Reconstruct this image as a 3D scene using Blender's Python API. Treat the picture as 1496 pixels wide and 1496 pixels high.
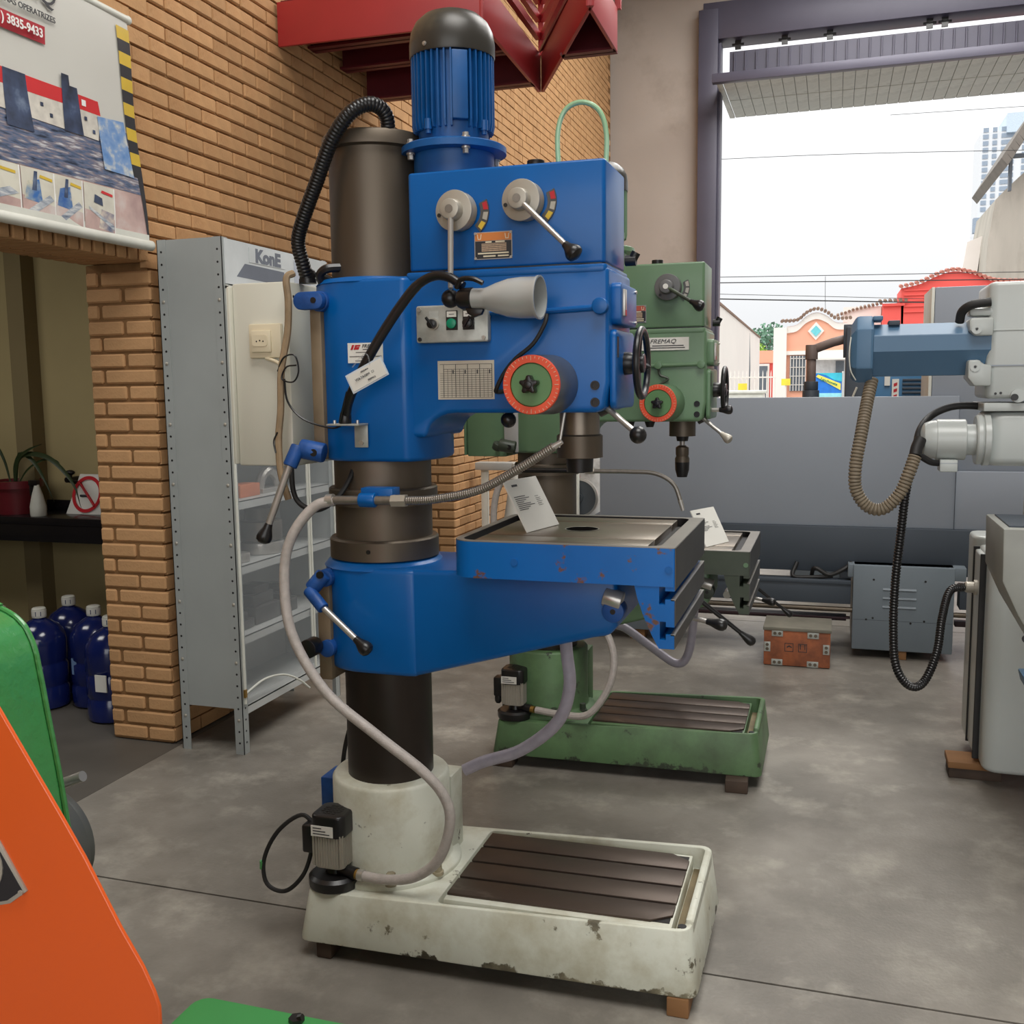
import bpy, bmesh, math, random
from mathutils import Vector, Matrix
random.seed(7)
S = bpy.context.scene
COL = S.collection
for _o in list(bpy.data.objects):
    bpy.data.objects.remove(_o)

# ------------------------------------------------------------------ camera, sky, lamps, exposure
def rad(a):
    return math.radians(a)

CAM_YAW, CAM_PITCH, CAM_ROLL, F_PX = 17.6, 7.0, -0.7, 1480.0
_y, _p, _r = rad(CAM_YAW), rad(CAM_PITCH), rad(CAM_ROLL)
_fwd = Vector((-math.sin(_y) * math.cos(_p), math.cos(_y) * math.cos(_p), -math.sin(_p)))
_right0 = Vector((math.cos(_y), math.sin(_y), 0))
_up0 = _right0.cross(_fwd)
_right = math.cos(_r) * _right0 + math.sin(_r) * _up0
_up = -math.sin(_r) * _right0 + math.cos(_r) * _up0
cam_data = bpy.data.cameras.new('camera')
cam_data.sensor_width = 36.0
cam_data.lens = 36.0 * F_PX / 1496.0
cam_data.clip_end = 2000
cam_data.clip_start = 0.02
cam = bpy.data.objects.new('camera', cam_data)
COL.objects.link(cam)
cam.matrix_world = Matrix(((_right.x, _up.x, -_fwd.x, 0.0), (_right.y, _up.y, -_fwd.y, 0.0),
                           (_right.z, _up.z, -_fwd.z, 1.55), (0, 0, 0, 1)))
S.camera = cam
S.view_settings.view_transform = 'Standard'
S.view_settings.look = 'None'
S.view_settings.gamma = 1.0
S.view_settings.exposure = 0.0
S.view_settings.use_curve_mapping = False

world = bpy.data.worlds.new('overcast_sky')
S.world = world
world.use_nodes = True
wn = world.node_tree.nodes
wl = world.node_tree.links
bg = wn['Background']
# overcast: the standard cloudy sky, three times as bright overhead as at the horizon
_tc = wn.new('ShaderNodeTexCoord')
_sep = wn.new('ShaderNodeSeparateXYZ')
_rmp = wn.new('ShaderNodeValToRGB')
wl.new(_tc.outputs['Generated'], _sep.inputs[0])
wl.new(_sep.outputs['Z'], _rmp.inputs[0])
_rmp.color_ramp.elements[0].position = 0.0
_rmp.color_ramp.elements[0].color = (0.325, 0.332, 0.34, 1)
_rmp.color_ramp.elements[1].position = 1.0
_rmp.color_ramp.elements[1].color = (1.0, 1.0, 1.0, 1)
wl.new(_rmp.outputs[0], bg.inputs[0])
bg.inputs[1].default_value = 2.5

sun_data = bpy.data.lights.new('veiled_sun', 'SUN')
sun_data.energy = 1.5
sun_data.angle = rad(60)
sun = bpy.data.objects.new('veiled_sun', sun_data)
COL.objects.link(sun)
sun.rotation_euler = Vector((0.30, 0.45, -0.85)).to_track_quat('-Z', 'Y').to_euler()

def area_lamp(name, loc, aim, sx, sy, watts, col=(1, 1, 1)):
    d = bpy.data.lights.new(name, 'AREA')
    d.shape = 'RECTANGLE'
    d.size, d.size_y, d.energy, d.color = sx, sy, watts, col
    o = bpy.data.objects.new(name, d)
    COL.objects.link(o)
    o.location = loc
    o.rotation_euler = (Vector(aim) - Vector(loc)).to_track_quat('-Z', 'Y').to_euler()
    return o

# unseen fill lamps added under the ceiling, in the side room, behind the camera
area_lamp('ceiling_fill_lamp', (0.4, 0.6, 6.4), (0.4, 0.6, 0), 3.0, 3.0, 270, (1.0, 0.98, 0.94))
area_lamp('ceiling_fill_lamp', (1.2, 6.0, 6.4), (1.2, 6.0, 0), 3.0, 3.0, 230, (1.0, 0.98, 0.94))
area_lamp('ceiling_fill_lamp', (0.6, 10.2, 6.5), (0.6, 10.2, 0), 3.0, 2.5, 260, (1.0, 0.98, 0.94))  # added to lift the back wall
area_lamp('side_room_fill', (-4.6, 3.0, 2.8), (-4.6, 3.0, 0), 1.2, 0.6, 18, (1.0, 0.97, 0.92))  # added to brighten the dim side room
area_lamp('front_fill_lamp', (1.0, -5.2, 2.6), (-0.6, 3.0, 1.2), 6.0, 4.0, 120, (1.0, 0.99, 0.97))  # added front fill, standing in for daylight from a rear opening

# ------------------------------------------------------------------ materials
def srgb(r, g, b):
    f = lambda c: (c / 255 / 12.92) if c / 255 <= 0.04045 else ((c / 255 + 0.055) / 1.055) ** 2.4
    return (f(r), f(g), f(b), 1.0)

MATS = {}
def mat(name, rgb, rough=0.5, metal=0.0, var=0.12, scale=5.0, bump=0.0, bscale=60.0, chips=None, rnd=0.0,
        stretch=None, spec=0.5, coat=0.0, alpha=1.0, trans=0.0, stain=None, low=None):
    """Painted / cast / plain surface: base colour with soft mottling, optional paint chips or stains, fine relief,
    and optional random value per object (bricks)."""
    if name in MATS:
        return MATS[name]
    m = bpy.data.materials.new(name)
    m.use_nodes = True
    n, l = m.node_tree.nodes, m.node_tree.links
    b = n['Principled BSDF']
    b.inputs['Roughness'].default_value = rough
    b.inputs['Metallic'].default_value = metal
    b.inputs['Specular IOR Level'].default_value = spec
    b.inputs['Coat Weight'].default_value = coat
    b.inputs['Coat Roughness'].default_value = 0.12
    b.inputs['Alpha'].default_value = alpha
    b.inputs['Transmission Weight'].default_value = trans
    base = srgb(*rgb)
    tc = n.new('ShaderNodeTexCoord')
    mp = n.new('ShaderNodeMapping')
    l.new(tc.outputs['Object'], mp.inputs[0])
    if stretch:
        mp.inputs['Scale'].default_value = stretch
    nz = n.new('ShaderNodeTexNoise')
    nz.inputs['Scale'].default_value = scale
    nz.inputs['Detail'].default_value = 5
    l.new(mp.outputs[0], nz.inputs['Vector'])
    ramp = n.new('ShaderNodeValToRGB')
    ramp.color_ramp.elements[0].position = 0.3
    ramp.color_ramp.elements[1].position = 0.7
    ramp.color_ramp.elements[0].color = tuple(c * (1 - var) for c in base[:3]) + (1,)
    ramp.color_ramp.elements[1].color = tuple(min(1, c * (1 + var)) for c in base[:3]) + (1,)
    l.new(nz.outputs['Fac'], ramp.inputs[0])
    out = ramp.outputs[0]
    if rnd:
        oi = n.new('ShaderNodeObjectInfo')
        hs = n.new('ShaderNodeHueSaturation')
        mr = n.new('ShaderNodeMapRange')
        mr.inputs['To Min'].default_value = 1 - rnd
        mr.inputs['To Max'].default_value = 1 + rnd
        l.new(oi.outputs['Random'], mr.inputs[0])
        l.new(mr.outputs[0], hs.inputs['Value'])
        l.new(out, hs.inputs['Color'])
        out = hs.outputs[0]
    soft_chips = chips[3] if chips and len(chips) > 3 else 0.02
    for spot in ([chips] if chips else []) + ([stain] if stain else []):
        crgb, amount, csc = spot[:3]
        n2 = n.new('ShaderNodeTexNoise')
        n2.inputs['Scale'].default_value = csc
        n2.inputs['Detail'].default_value = 8
        n2.inputs['Roughness'].default_value = 0.65
        l.new(mp.outputs[0], n2.inputs['Vector'])
        r2 = n.new('ShaderNodeValToRGB')
        soft = soft_chips if spot is chips else 0.16
        r2.color_ramp.elements[0].position = 1 - amount - soft
        r2.color_ramp.elements[1].position = 1 - amount + soft
        if low and spot is chips:      # knocked paint gathers along the bottom edge (object z from low[0] up to low[1])
            sp = n.new('ShaderNodeSeparateXYZ')
            l.new(tc.outputs['Object'], sp.inputs[0])
            lo = n.new('ShaderNodeMapRange')
            lo.inputs['From Min'].default_value, lo.inputs['From Max'].default_value = low
            lo.inputs['To Min'].default_value, lo.inputs['To Max'].default_value = 0.16, 0.0
            l.new(sp.outputs['Z'], lo.inputs[0])
            ad = n.new('ShaderNodeMath')
            l.new(n2.outputs['Fac'], ad.inputs[0])
            l.new(lo.outputs[0], ad.inputs[1])
            l.new(ad.outputs[0], r2.inputs[0])
        else:
            l.new(n2.outputs['Fac'], r2.inputs[0])
        mx = n.new('ShaderNodeMix')
        mx.data_type = 'RGBA'
        l.new(r2.outputs[0], mx.inputs['Factor'])
        l.new(out, mx.inputs[6])
        mx.inputs[7].default_value = srgb(*crgb)
        out = mx.outputs[2]
    l.new(out, b.inputs['Base Color'])
    if bump:
        n3 = n.new('ShaderNodeTexNoise')
        n3.inputs['Scale'].default_value = bscale
        n3.inputs['Detail'].default_value = 4
        l.new(mp.outputs[0], n3.inputs['Vector'])
        bp = n.new('ShaderNodeBump')
        bp.inputs['Strength'].default_value = bump
        bp.inputs['Distance'].default_value = 0.01
        l.new(n3.outputs['Fac'], bp.inputs['Height'])
        l.new(bp.outputs[0], b.inputs['Normal'])
    MATS[name] = m
    return m

def mat_print(name, stops, scale, rough=0.35, stretch=None):
    """Blurred printed photograph on the banner: a noise through a colour ramp."""
    if name in MATS:
        return MATS[name]
    m = bpy.data.materials.new(name)
    m.use_nodes = True
    n, l = m.node_tree.nodes, m.node_tree.links
    b = n['Principled BSDF']
    b.inputs['Roughness'].default_value = rough
    tc = n.new('ShaderNodeTexCoord')
    mp = n.new('ShaderNodeMapping')
    if stretch:
        mp.inputs['Scale'].default_value = stretch
    nz = n.new('ShaderNodeTexNoise')
    nz.inputs['Scale'].default_value = scale
    nz.inputs['Detail'].default_value = 6
    rp = n.new('ShaderNodeValToRGB')
    els = rp.color_ramp.elements
    els[0].position, els[0].color = stops[0][0], srgb(*stops[0][1])
    els[1].position, els[1].color = stops[-1][0], srgb(*stops[-1][1])
    for p, c in stops[1:-1]:
        e = els.new(p)
        e.color = srgb(*c)
    l.new(tc.outputs['Object'], mp.inputs[0])
    l.new(mp.outputs[0], nz.inputs['Vector'])
    l.new(nz.outputs['Fac'], rp.inputs[0])
    l.new(rp.outputs[0], b.inputs['Base Color'])
    MATS[name] = m
    return m

def mat_glass(name, rgb, rough=0.05, mixv=0.8):
    """Thin clear sheet: mostly see-through, with its gloss."""
    m = bpy.data.materials.new(name)
    m.use_nodes = True
    n, l = m.node_tree.nodes, m.node_tree.links
    b = n['Principled BSDF']
    b.inputs['Base Color'].default_value = srgb(*rgb)
    b.inputs['Roughness'].default_value = rough
    t = n.new('ShaderNodeBsdfTransparent')
    mx = n.new('ShaderNodeMixShader')
    mx.inputs[0].default_value = mixv
    l.new(b.outputs[0], mx.inputs[1])
    l.new(t.outputs[0], mx.inputs[2])
    l.new(mx.outputs[0], n['Material Output'].inputs[0])
    MATS[name] = m
    return m

BLUE = mat('blue_enamel', (0, 90, 162), 0.36, 0, 0.10, 4, 0.03, 25, coat=0.08, spec=.4)
BLUE_WORN = mat('blue_enamel_worn', (0, 98, 176), 0.36, 0, 0.10, 4, 0.04, 25, chips=((104, 74, 60), 0.372, 13), coat=0.08, spec=.4)
BLUE_MOTOR = mat('blue_motor_paint', (8, 80, 142), 0.45, 0, 0.2, 9, 0.05, 40)
BLUE_DARK = mat('blue_lug_paint', (22, 74, 142), 0.5, 0, 0.25, 20, 0.3, 30)
GREEN = mat('green_enamel', (100, 130, 98), 0.4, 0, 0.12, 4, 0.04, 25, coat=0.1)
GREEN_WORN = mat('green_enamel_worn', (92, 124, 84), 0.5, 0, 0.2, 6, 0.05, 25, chips=((45, 50, 42), 0.355, 9), stain=((70, 84, 62), .4, 4), low=(.05, .10))
GREEN_DARK = mat('green_oily_casting', (62, 70, 58), 0.45, 0, 0.25, 7, 0.05, 25, chips=((96, 120, 84), 0.345, 6, .05))
DIAL_GREEN = mat('dial_green', (92, 130, 84), 0.4)
DIAL_RED = mat('dial_red', (226, 84, 52), 0.4, var=0.05)
CREAM = mat('cream_enamel_worn', (212, 214, 200), 0.5, 0, 0.06, 4, 0.05, 30, chips=((66, 60, 46), 0.35, 13), stain=((168, 160, 132), 0.38, 5), low=(.05, .078))
STEEL = mat('bright_steel', (184, 180, 174), 0.3, 0.6, 0.08, 12)
STEEL_DARK = mat('column_steel', (104, 94, 82), 0.46, 0.65, 0.22, 3, stretch=(1, 1, 0.35))
COLUMN_OILY = mat('oiled_column_steel', (58, 50, 45), 0.4, 0.5, 0.25, 3, stretch=(1, 1, .3))
STEEL_OILY = mat('oily_plate_steel', (84, 72, 64), 0.42, 0.55, 0.2, 6, stretch=(0.4, 1, 1), stain=((150, 140, 128), 0.25, 9))
TABLE_STEEL = mat('machined_table_steel', (128, 118, 106), 0.34, 0.7, 0.15, 8, stretch=(0.3, 1, 1))
FACE_STEEL = mat('machined_face_steel', (92, 90, 88), 0.38, 0.6, 0.15, 7)
GREASE = mat('black_grease', (24, 22, 22), 0.4, var=0.3)
ALU = mat('cast_aluminium', (176, 170, 158), 0.42, 0.35, 0.06, 9)
GALV = mat('galvanised_plate', (176, 178, 172), 0.5, 0.45, 0.18, 30)
BLACK = mat('black_plastic', (26, 25, 26), 0.32, 0, 0.1, 9)
BLACK_MATT = mat('black_rubber', (30, 29, 29), 0.6, 0, 0.2, 12)
CAP_BLACK = mat('fan_cowl_black', (58, 55, 50), 0.36, 0.1, 0.12, 4, stain=((112, 104, 84), 0.3, 3))
GREY_PAINT = mat('grey_machine_paint', (176, 180, 174), 0.4, 0, 0.04, 3)
LAMP_GREY = mat('lamp_grey_enamel', (168, 170, 168), 0.25, 0, 0.03, 3, coat=0.4)
WHITE_PAPER = mat('white_paper', (226, 224, 216), 0.6, 0, 0.03, 5)
INK = mat('dark_ink', (52, 52, 56), 0.6)
INK_RED = mat('red_ink', (186, 32, 42), 0.5)
WHITE_INK = mat('white_ink', (236, 234, 230), 0.5)
BRASS = mat('brass', (176, 140, 76), 0.35, 0.8)
HOSE_CLEAR = mat('braided_clear_hose', (180, 172, 166), 0.4, 0, 0.1, 60, 0.2, 250, alpha=1)
HOSE_GREY = mat('grey_pvc_hose', (170, 164, 176), 0.35, 0, 0.08, 40)
HOSE_FLEX = mat('gooseneck_steel', (140, 134, 126), 0.4, 0.7, 0.1, 60)
CREAM_BOX = mat('cabinet_beige', (206, 204, 190), 0.45, 0, 0.03, 3)
IVORY = mat('ivory_plastic', (216, 204, 176), 0.4, 0, 0.03, 3)
TAN_CLOTH = mat('tan_cable_sleeve', (146, 124, 96), 0.7, 0, 0.2, 30)
BARE_STRIP = mat('bare_casting_strip', (128, 112, 90), 0.55, 0.2, 0.18, 12)
BRICK = mat('tan_brick', (192, 149, 106), 0.8, 0, 0.10, 9, 0.25, 70, rnd=0.11, stain=((158, 112, 74), 0.30, 5), spec=0.2)
MORTAR = mat('mortar', (138, 104, 70), 0.9, 0, 0.15, 20, spec=0.1)
PLASTER = mat('beige_plaster', (176, 160, 118), 0.85, 0, 0.06, 2, spec=0.2)
PLASTER_SHADOW = mat('beige_plaster_shadow', (134, 120, 88), 0.85, 0, 0.06, 2, spec=0.2)  # darker plaster tone with a column shadow painted in
CONC_WALL = mat('painted_concrete', (182, 172, 164), 0.85, 0, 0.05, 1.2, 0.05, 30, stain=((150, 138, 128), 0.3, 1.2), spec=0.2)
CONC_FLOOR = mat('concrete_floor', (136, 131, 123), 0.45, 0, 0.22, 2.2, 0.10, 90, chips=((170, 165, 154), 0.40, 4.2, .10), stain=((98, 93, 86), 0.45, 1.3), spec=0.35)
DARK_FLOOR = mat('dark_stone_floor', (92, 88, 82), 0.5, 0, 0.15, 4, spec=0.35)
CEIL = mat('ceiling_sheet', (150, 150, 150), 0.8)
PURPLE_STEEL = mat('dark_slate_steel', (84, 82, 98), 0.45, 0.1, 0.05, 3)
SLAT = mat('gate_slat', (190, 192, 186), 0.55, 0, 0.1, 3, stain=((150, 152, 148), 0.35, 4))
RED_STEEL = mat('red_painted_steel', (166, 32, 38), 0.48, 0, 0.08, 3, spec=0.9)
RED_DARK = mat('maroon_steel', (104, 30, 40), 0.45, 0, 0.1, 3)
CAB_GREY = mat('cabinet_grey_paint', (158, 162, 160), 0.5, 0, 0.05, 4, stain=((132, 132, 128), 0.2, 5))
CAB_LIGHT = mat('cabinet_shelf_paint', (186, 188, 186), 0.45, 0, 0.05, 6)
CLEAR_SHEET = mat_glass('clear_plastic_sheet', (190, 196, 200), 0.12, 0.84)
WOOD = mat('timber_block', (132, 94, 58), 0.8, 0, 0.25, 8, stretch=(0.25, 1, 1))
WOOD_DARK = mat('oily_timber_block', (66, 52, 42), 0.75, 0, 0.3, 8)
ORANGE = mat('orange_enamel', (220, 90, 28), 0.32, 0, 0.05, 2, coat=0.3)
ORANGE_CRATE = mat('orange_crate_board', (170, 98, 62), 0.7, 0, 0.2, 9, stain=((96, 60, 46), 0.44, 6))
BRIGHT_GREEN = mat('bright_green_enamel', (72, 152, 84), 0.22, 0, 0.06, 2, 0.3, 45, coat=0.5)
FLAT_GREEN = mat('green_bench_paint', (66, 146, 78), 0.45, 0, 0.06, 4)
MILL_GREY = mat('mill_light_grey', (186, 191, 188), 0.35, 0, 0.03, 3, coat=0.15)
MILL_BLUE = mat('mill_blue_grey', (82, 116, 146), 0.4, 0, 0.05, 3)
GUARD_GREY = mat('guard_grey', (150, 157, 168), 0.5, 0, 0.03, 2)
BED_DARK = mat('bed_slate', (62, 70, 80), 0.5, 0, 0.06, 3)
PED_GREY = mat('pedestal_blue_grey', (112, 122, 130), 0.5, 0, 0.06, 4)
TAN_HOSE = mat('tan_corrugated_hose', (128, 116, 98), 0.5, 0, 0.1, 20)
JUG = mat('blue_water_jug', (22, 34, 92), 0.18, 0, 0.12, 4, coat=0.4)
POT = mat('maroon_pot', (110, 32, 40), 0.4)
LEAF = mat('plant_leaf', (46, 60, 32), 0.45, 0, 0.25, 10)
STONE_BLACK = mat('black_counter', (30, 28, 30), 0.25, 0, 0.1, 6)
SIGN_RED = mat('sign_red', (196, 34, 44), 0.4)
BANNER = mat('banner_vinyl', (206, 204, 196), 0.4, 0, 0.03, 1.5)
TUBE_WHITE = mat('white_tube', (216, 216, 206), 0.4)
YELLOW = mat('hazard_yellow', (212, 178, 56), 0.45)
HAZ_BLACK = mat('hazard_black', (38, 38, 42), 0.45)
KONE_BG = mat('header_white', (208, 212, 212), 0.35)
KONE_GREY = mat('header_grey', (104, 110, 122), 0.4)
# ------------------------------------------------------------------ mesh building
ORG = Vector((0, 0, 0))
def set_origin(v):
    global ORG
    ORG = Vector(v)

def catmull(pts, sub=6):
    P = [Vector(p) for p in pts]
    if len(P) < 3:
        return P
    out = []
    for i in range(len(P) - 1):
        p0 = P[i - 1] if i else P[0] * 2 - P[1]
        p1, p2 = P[i], P[i + 1]
        p3 = P[i + 2] if i + 2 < len(P) else P[-1] * 2 - P[-2]
        for k in range(sub):
            t = k / sub
            out.append(0.5 * ((2 * p1) + (p2 - p0) * t + (2 * p0 - 5 * p1 + 4 * p2 - p3) * t * t + (3 * p1 - p0 - 3 * p2 + p3) * t ** 3))
    out.append(P[-1])
    return out

def frame(d):
    d = Vector(d).normalized()
    a = Vector((0, 0, 1)) if abs(d.z) < 0.9 else Vector((1, 0, 0))
    u = d.cross(a).normalized()
    return u, d.cross(u).normalized(), d

class MB:
    def __init__(self):
        self.v, self.f = [], []
    def add(self, vs, fs):
        b = len(self.v)
        self.v += [Vector(v) for v in vs]
        self.f += [tuple(b + i for i in f) for f in fs]
        return self
    def hexa(self, p):   # p: 4 bottom (ccw from above), 4 top
        return self.add(p, [(3, 2, 1, 0), (4, 5, 6, 7), (0, 1, 5, 4), (1, 2, 6, 5), (2, 3, 7, 6), (3, 0, 4, 7)])
    def box(self, x0, x1, y0, y1, z0, z1):
        return self.hexa([(x0, y0, z0), (x1, y0, z0), (x1, y1, z0), (x0, y1, z0), (x0, y0, z1), (x1, y0, z1), (x1, y1, z1), (x0, y1, z1)])
    def loft(self, rings, caps=True):
        n = len(rings[0])
        vs = [p for r in rings for p in r]
        fs = []
        for k in range(len(rings) - 1):
            for i in range(n):
                j = (i + 1) % n
                fs.append((k * n + i, k * n + j, (k + 1) * n + j, (k + 1) * n + i))
        if caps:
            fs.append(tuple(reversed(range(n))))
            fs.append(tuple((len(rings) - 1) * n + i for i in range(n)))
        return self.add(vs, fs)
    def prism(self, poly, axis, a, b):
        """Extrude a 2D outline. axis 'z': poly in (x,y); 'y': poly in (x,z); 'x': poly in (y,z)."""
        def P(p, t):
            return (p[0], p[1], t) if axis == 'z' else ((p[0], t, p[1]) if axis == 'y' else (t, p[0], p[1]))
        return self.loft([[P(p, a) for p in poly], [P(p, b) for p in poly]])
    def cyl(self, p0, p1, r0, r1=None, n=24, caps=True):
        r1 = r0 if r1 is None else r1
        p0, p1 = Vector(p0), Vector(p1)
        u, w, d = frame(p1 - p0)
        R = lambda c, r: [c + (u * math.cos(2 * math.pi * i / n) + w * math.sin(2 * math.pi * i / n)) * r for i in range(n)]
        return self.loft([R(p0, r0), R(p1, r1)], caps)
    def lathe(self, prof, c=(0, 0, 0), axis=(0, 0, 1), n=32, ring=False):
        """prof: (radius, height along axis); ring closes the profile on itself instead of capping its ends."""
        prof = list(prof) + ([prof[0]] if ring else [])
        c = Vector(c)
        u, w, d = frame(axis)
        rings = [[c + d * h + (u * math.cos(2 * math.pi * i / n) + w * math.sin(2 * math.pi * i / n)) * max(r, 1e-4) for i in range(n)] for r, h in prof]
        return self.loft(rings, caps=not ring)
    def tube(self, path, r, n=10, sub=6, smooth=True):
        P = catmull(path, sub) if smooth else [Vector(p) for p in path]
        rr = r if callable(r) else (lambda t: r)
        u, w, d = frame(P[1] - P[0])
        rings = []
        for i, p in enumerate(P):
            t = (P[min(i + 1, len(P) - 1)] - P[max(i - 1, 0)])
            if t.length < 1e-9:
                t = d
            t.normalize()
            u = (u - t * u.dot(t)).normalized()
            w = t.cross(u)
            rad_ = rr(i)
            rings.append([p + (u * math.cos(2 * math.pi * k / n) + w * math.sin(2 * math.pi * k / n)) * rad_ for k in range(n)])
        return self.loft(rings)
    def corr(self, path, r, pitch=0.008, amp=0.12, n=12):
        """Corrugated hose: the path is resampled at half the pitch and the radius alternates."""
        P = catmull(path, 14)
        L = [0]
        for i in range(1, len(P)):
            L.append(L[-1] + (P[i] - P[i - 1]).length)
        m = max(4, int(L[-1] / (pitch / 3)))
        Q, j = [], 0
        for k in range(m + 1):
            s = L[-1] * k / m
            while j < len(L) - 2 and L[j + 1] < s:
                j += 1
            t = (s - L[j]) / max(1e-9, L[j + 1] - L[j])
            Q.append(P[j].lerp(P[j + 1], t))
        return self.tube(Q, lambda i: r * (1 - amp if i % 3 == 0 else 1.0), n, smooth=False)
    def ball(self, c, r, sx=1, sy=1, sz=1, nu=16, nv=10):
        c = Vector(c)
        vs, fs = [], []
        rings = []
        for j in range(nv + 1):
            a = math.pi * j / nv
            s_ = max(1e-3, math.sin(a))
            rings.append([c + Vector((r * sx * s_ * math.cos(2 * math.pi * i / nu), r * sy * s_ * math.sin(2 * math.pi * i / nu), -r * sz * math.cos(a))) for i in range(nu)])
        return self.loft(rings)
    def grip(self, p0, p1, r0, r1):
        """Pear shaped lever knob from the narrow end p0 to the round end p1."""
        L = (Vector(p1) - Vector(p0)).length
        prof = [(r0 * 0.8, 0), (r0, 0.02 * L), (r0 * 1.25, 0.25 * L), (r1 * 0.92, 0.55 * L), (r1, 0.72 * L), (r1 * 0.9, 0.87 * L), (r1 * 0.55, 0.97 * L), (0.0005, L)]
        return self.lathe(prof, p0, Vector(p1) - Vector(p0), 20)
    def mesh(self, name, bevel=0.0, seg=2, angle=35):
        me = bpy.data.meshes.new(name)
        me.from_pydata([tuple(v - ORG) for v in self.v], [], self.f)
        bm = bmesh.new()
        bm.from_mesh(me)
        bmesh.ops.recalc_face_normals(bm, faces=bm.faces)
        if bevel:
            es = [e for e in bm.edges if len(e.link_faces) == 2 and e.calc_face_angle(0) > rad(40)]
            bmesh.ops.bevel(bm, geom=es, offset=bevel, segments=seg, profile=0.5, affect='EDGES', clamp_overlap=True)
        for f in bm.faces:
            f.smooth = True
        bm.to_mesh(me)
        bm.free()
        me.set_sharp_from_angle(angle=rad(angle))
        return me
    def build(self, name, m, parent=None, bevel=0.0, seg=2, label=None, angle=35):
        me = self.mesh(name, bevel, seg, angle)
        me.materials.append(m)
        o = bpy.data.objects.new(name, me)
        COL.objects.link(o)
        if parent is not None:
            o.parent = parent
        else:
            o.location = ORG
        if label:
            o['label'] = label
        return o

def thing(name, label, cat, loc, group=None):
    o = bpy.data.objects.new(name, None)
    o.empty_display_size = 0.1
    COL.objects.link(o)
    o.location = loc
    o['label'], o['category'] = label, cat
    if group:
        o['group'] = group
    set_origin(loc)
    return o

def tag(o, label, cat, group=None, kind=None):
    o['label'], o['category'] = label, cat
    if group:
        o['group'] = group
    if kind:
        o['kind'] = kind
    return o

def struct(name, mb, m, bevel=0.0, label=None):
    set_origin((0, 0, 0))
    o = mb.build(name, m, None, bevel)
    o['kind'] = 'structure'
    if label:
        o['label'] = label
    return o

def instance(name, me, loc, parent=None, rot=None, scale=None):
    o = bpy.data.objects.new(name, me)
    COL.objects.link(o)
    o.location = loc
    if rot:
        o.rotation_euler = rot
    if scale:
        o.scale = scale
    if parent is not None:
        o.parent = parent
    return o

def text(body, size, pos, m, parent, face='-y', name='lettering', shear=0.0, bold=0.0, ax='CENTER', sx=1.0, roll=0.0, ext=0.0006):
    """Flat lettering on a face looking towards -y, +x or -x; pos in scene metres."""
    c = bpy.data.curves.new(name, 'FONT')
    c.body, c.size, c.shear, c.offset, c.extrude = body, size, shear, bold, ext
    c.align_x, c.align_y = ax, 'CENTER'
    c.resolution_u = 3
    c.materials.append(m)
    tmp = bpy.data.objects.new(name + '_curve', c)
    COL.objects.link(tmp)
    dg = bpy.context.evaluated_depsgraph_get()
    me = bpy.data.meshes.new_from_object(tmp.evaluated_get(dg))
    bpy.data.objects.remove(tmp)
    o = bpy.data.objects.new(name, me)
    COL.objects.link(o)
    o.parent = parent
    rz = {'-y': 0.0, '+x': math.pi / 2, '-x': -math.pi / 2}[face]
    o.rotation_mode = 'XYZ'
    o.matrix_local = Matrix.Translation(Vector(pos) - ORG) @ Matrix.Rotation(rz, 4, 'Z') @ Matrix.Rotation(math.pi / 2, 4, 'X') @ Matrix.Rotation(roll, 4, 'Z') @ Matrix.Diagonal((sx, 1, 1, 1))
    return o

def ring_solid(outer, inner, z0, z1, zi):
    """Tray: outer wall from z0 to z1, flat rim, inner wall down to the tray bottom zi (same point count in both outlines)."""
    R = lambda o, z: [(x, y, z) for x, y in o]
    return MB().loft([R(outer, z0), R(outer, z1), R(inner, z1), R(inner, zi)])

def rrect4(x0, x1, y0, y1, rs, n=5):
    """Rounded rectangle with a radius per corner: (x1,y0), (x1,y1), (x0,y1), (x0,y0)."""
    out = []
    for (sx, sy, a0), r in zip(((1, -1, -90), (1, 1, 0), (-1, 1, 90), (-1, -1, 180)), rs):
        cx = x1 - r if sx > 0 else x0 + r
        cy = y1 - r if sy > 0 else y0 + r
        for k in range(n + 1):
            a = rad(a0 + 90 * k / n)
            out.append((cx + r * math.cos(a), cy + r * math.sin(a)))
    return out

def rrect(x0, x1, y0, y1, r, n=5, corners=(1, 1, 1, 1)):
    """Rounded rectangle outline, ccw; corners order: (x1,y0),(x1,y1),(x0,y1),(x0,y0)."""
    out = []
    for (cx, cy, a0), on in zip(((x1 - r, y0 + r, -90), (x1 - r, y1 - r, 0), (x0 + r, y1 - r, 90), (x0 + r, y0 + r, 180)), corners):
        if on:
            for k in range(n + 1):
                a = rad(a0 + 90 * k / n)
                out.append((cx + r * math.cos(a), cy + r * math.sin(a)))
        else:
            out.append({-90: (x1, y0), 0: (x1, y1), 90: (x0, y1), 180: (x0, y0)}[a0])
    return out
# ------------------------------------------------------------------ the building
XW = -2.75            # face of the brick wall
YB = 12.98            # face of the street wall
COURSE, BL = 0.0687, 0.238
WT = 0.325             # wall thickness
def set_origin0():
    set_origin((0, 0, 0))

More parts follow.
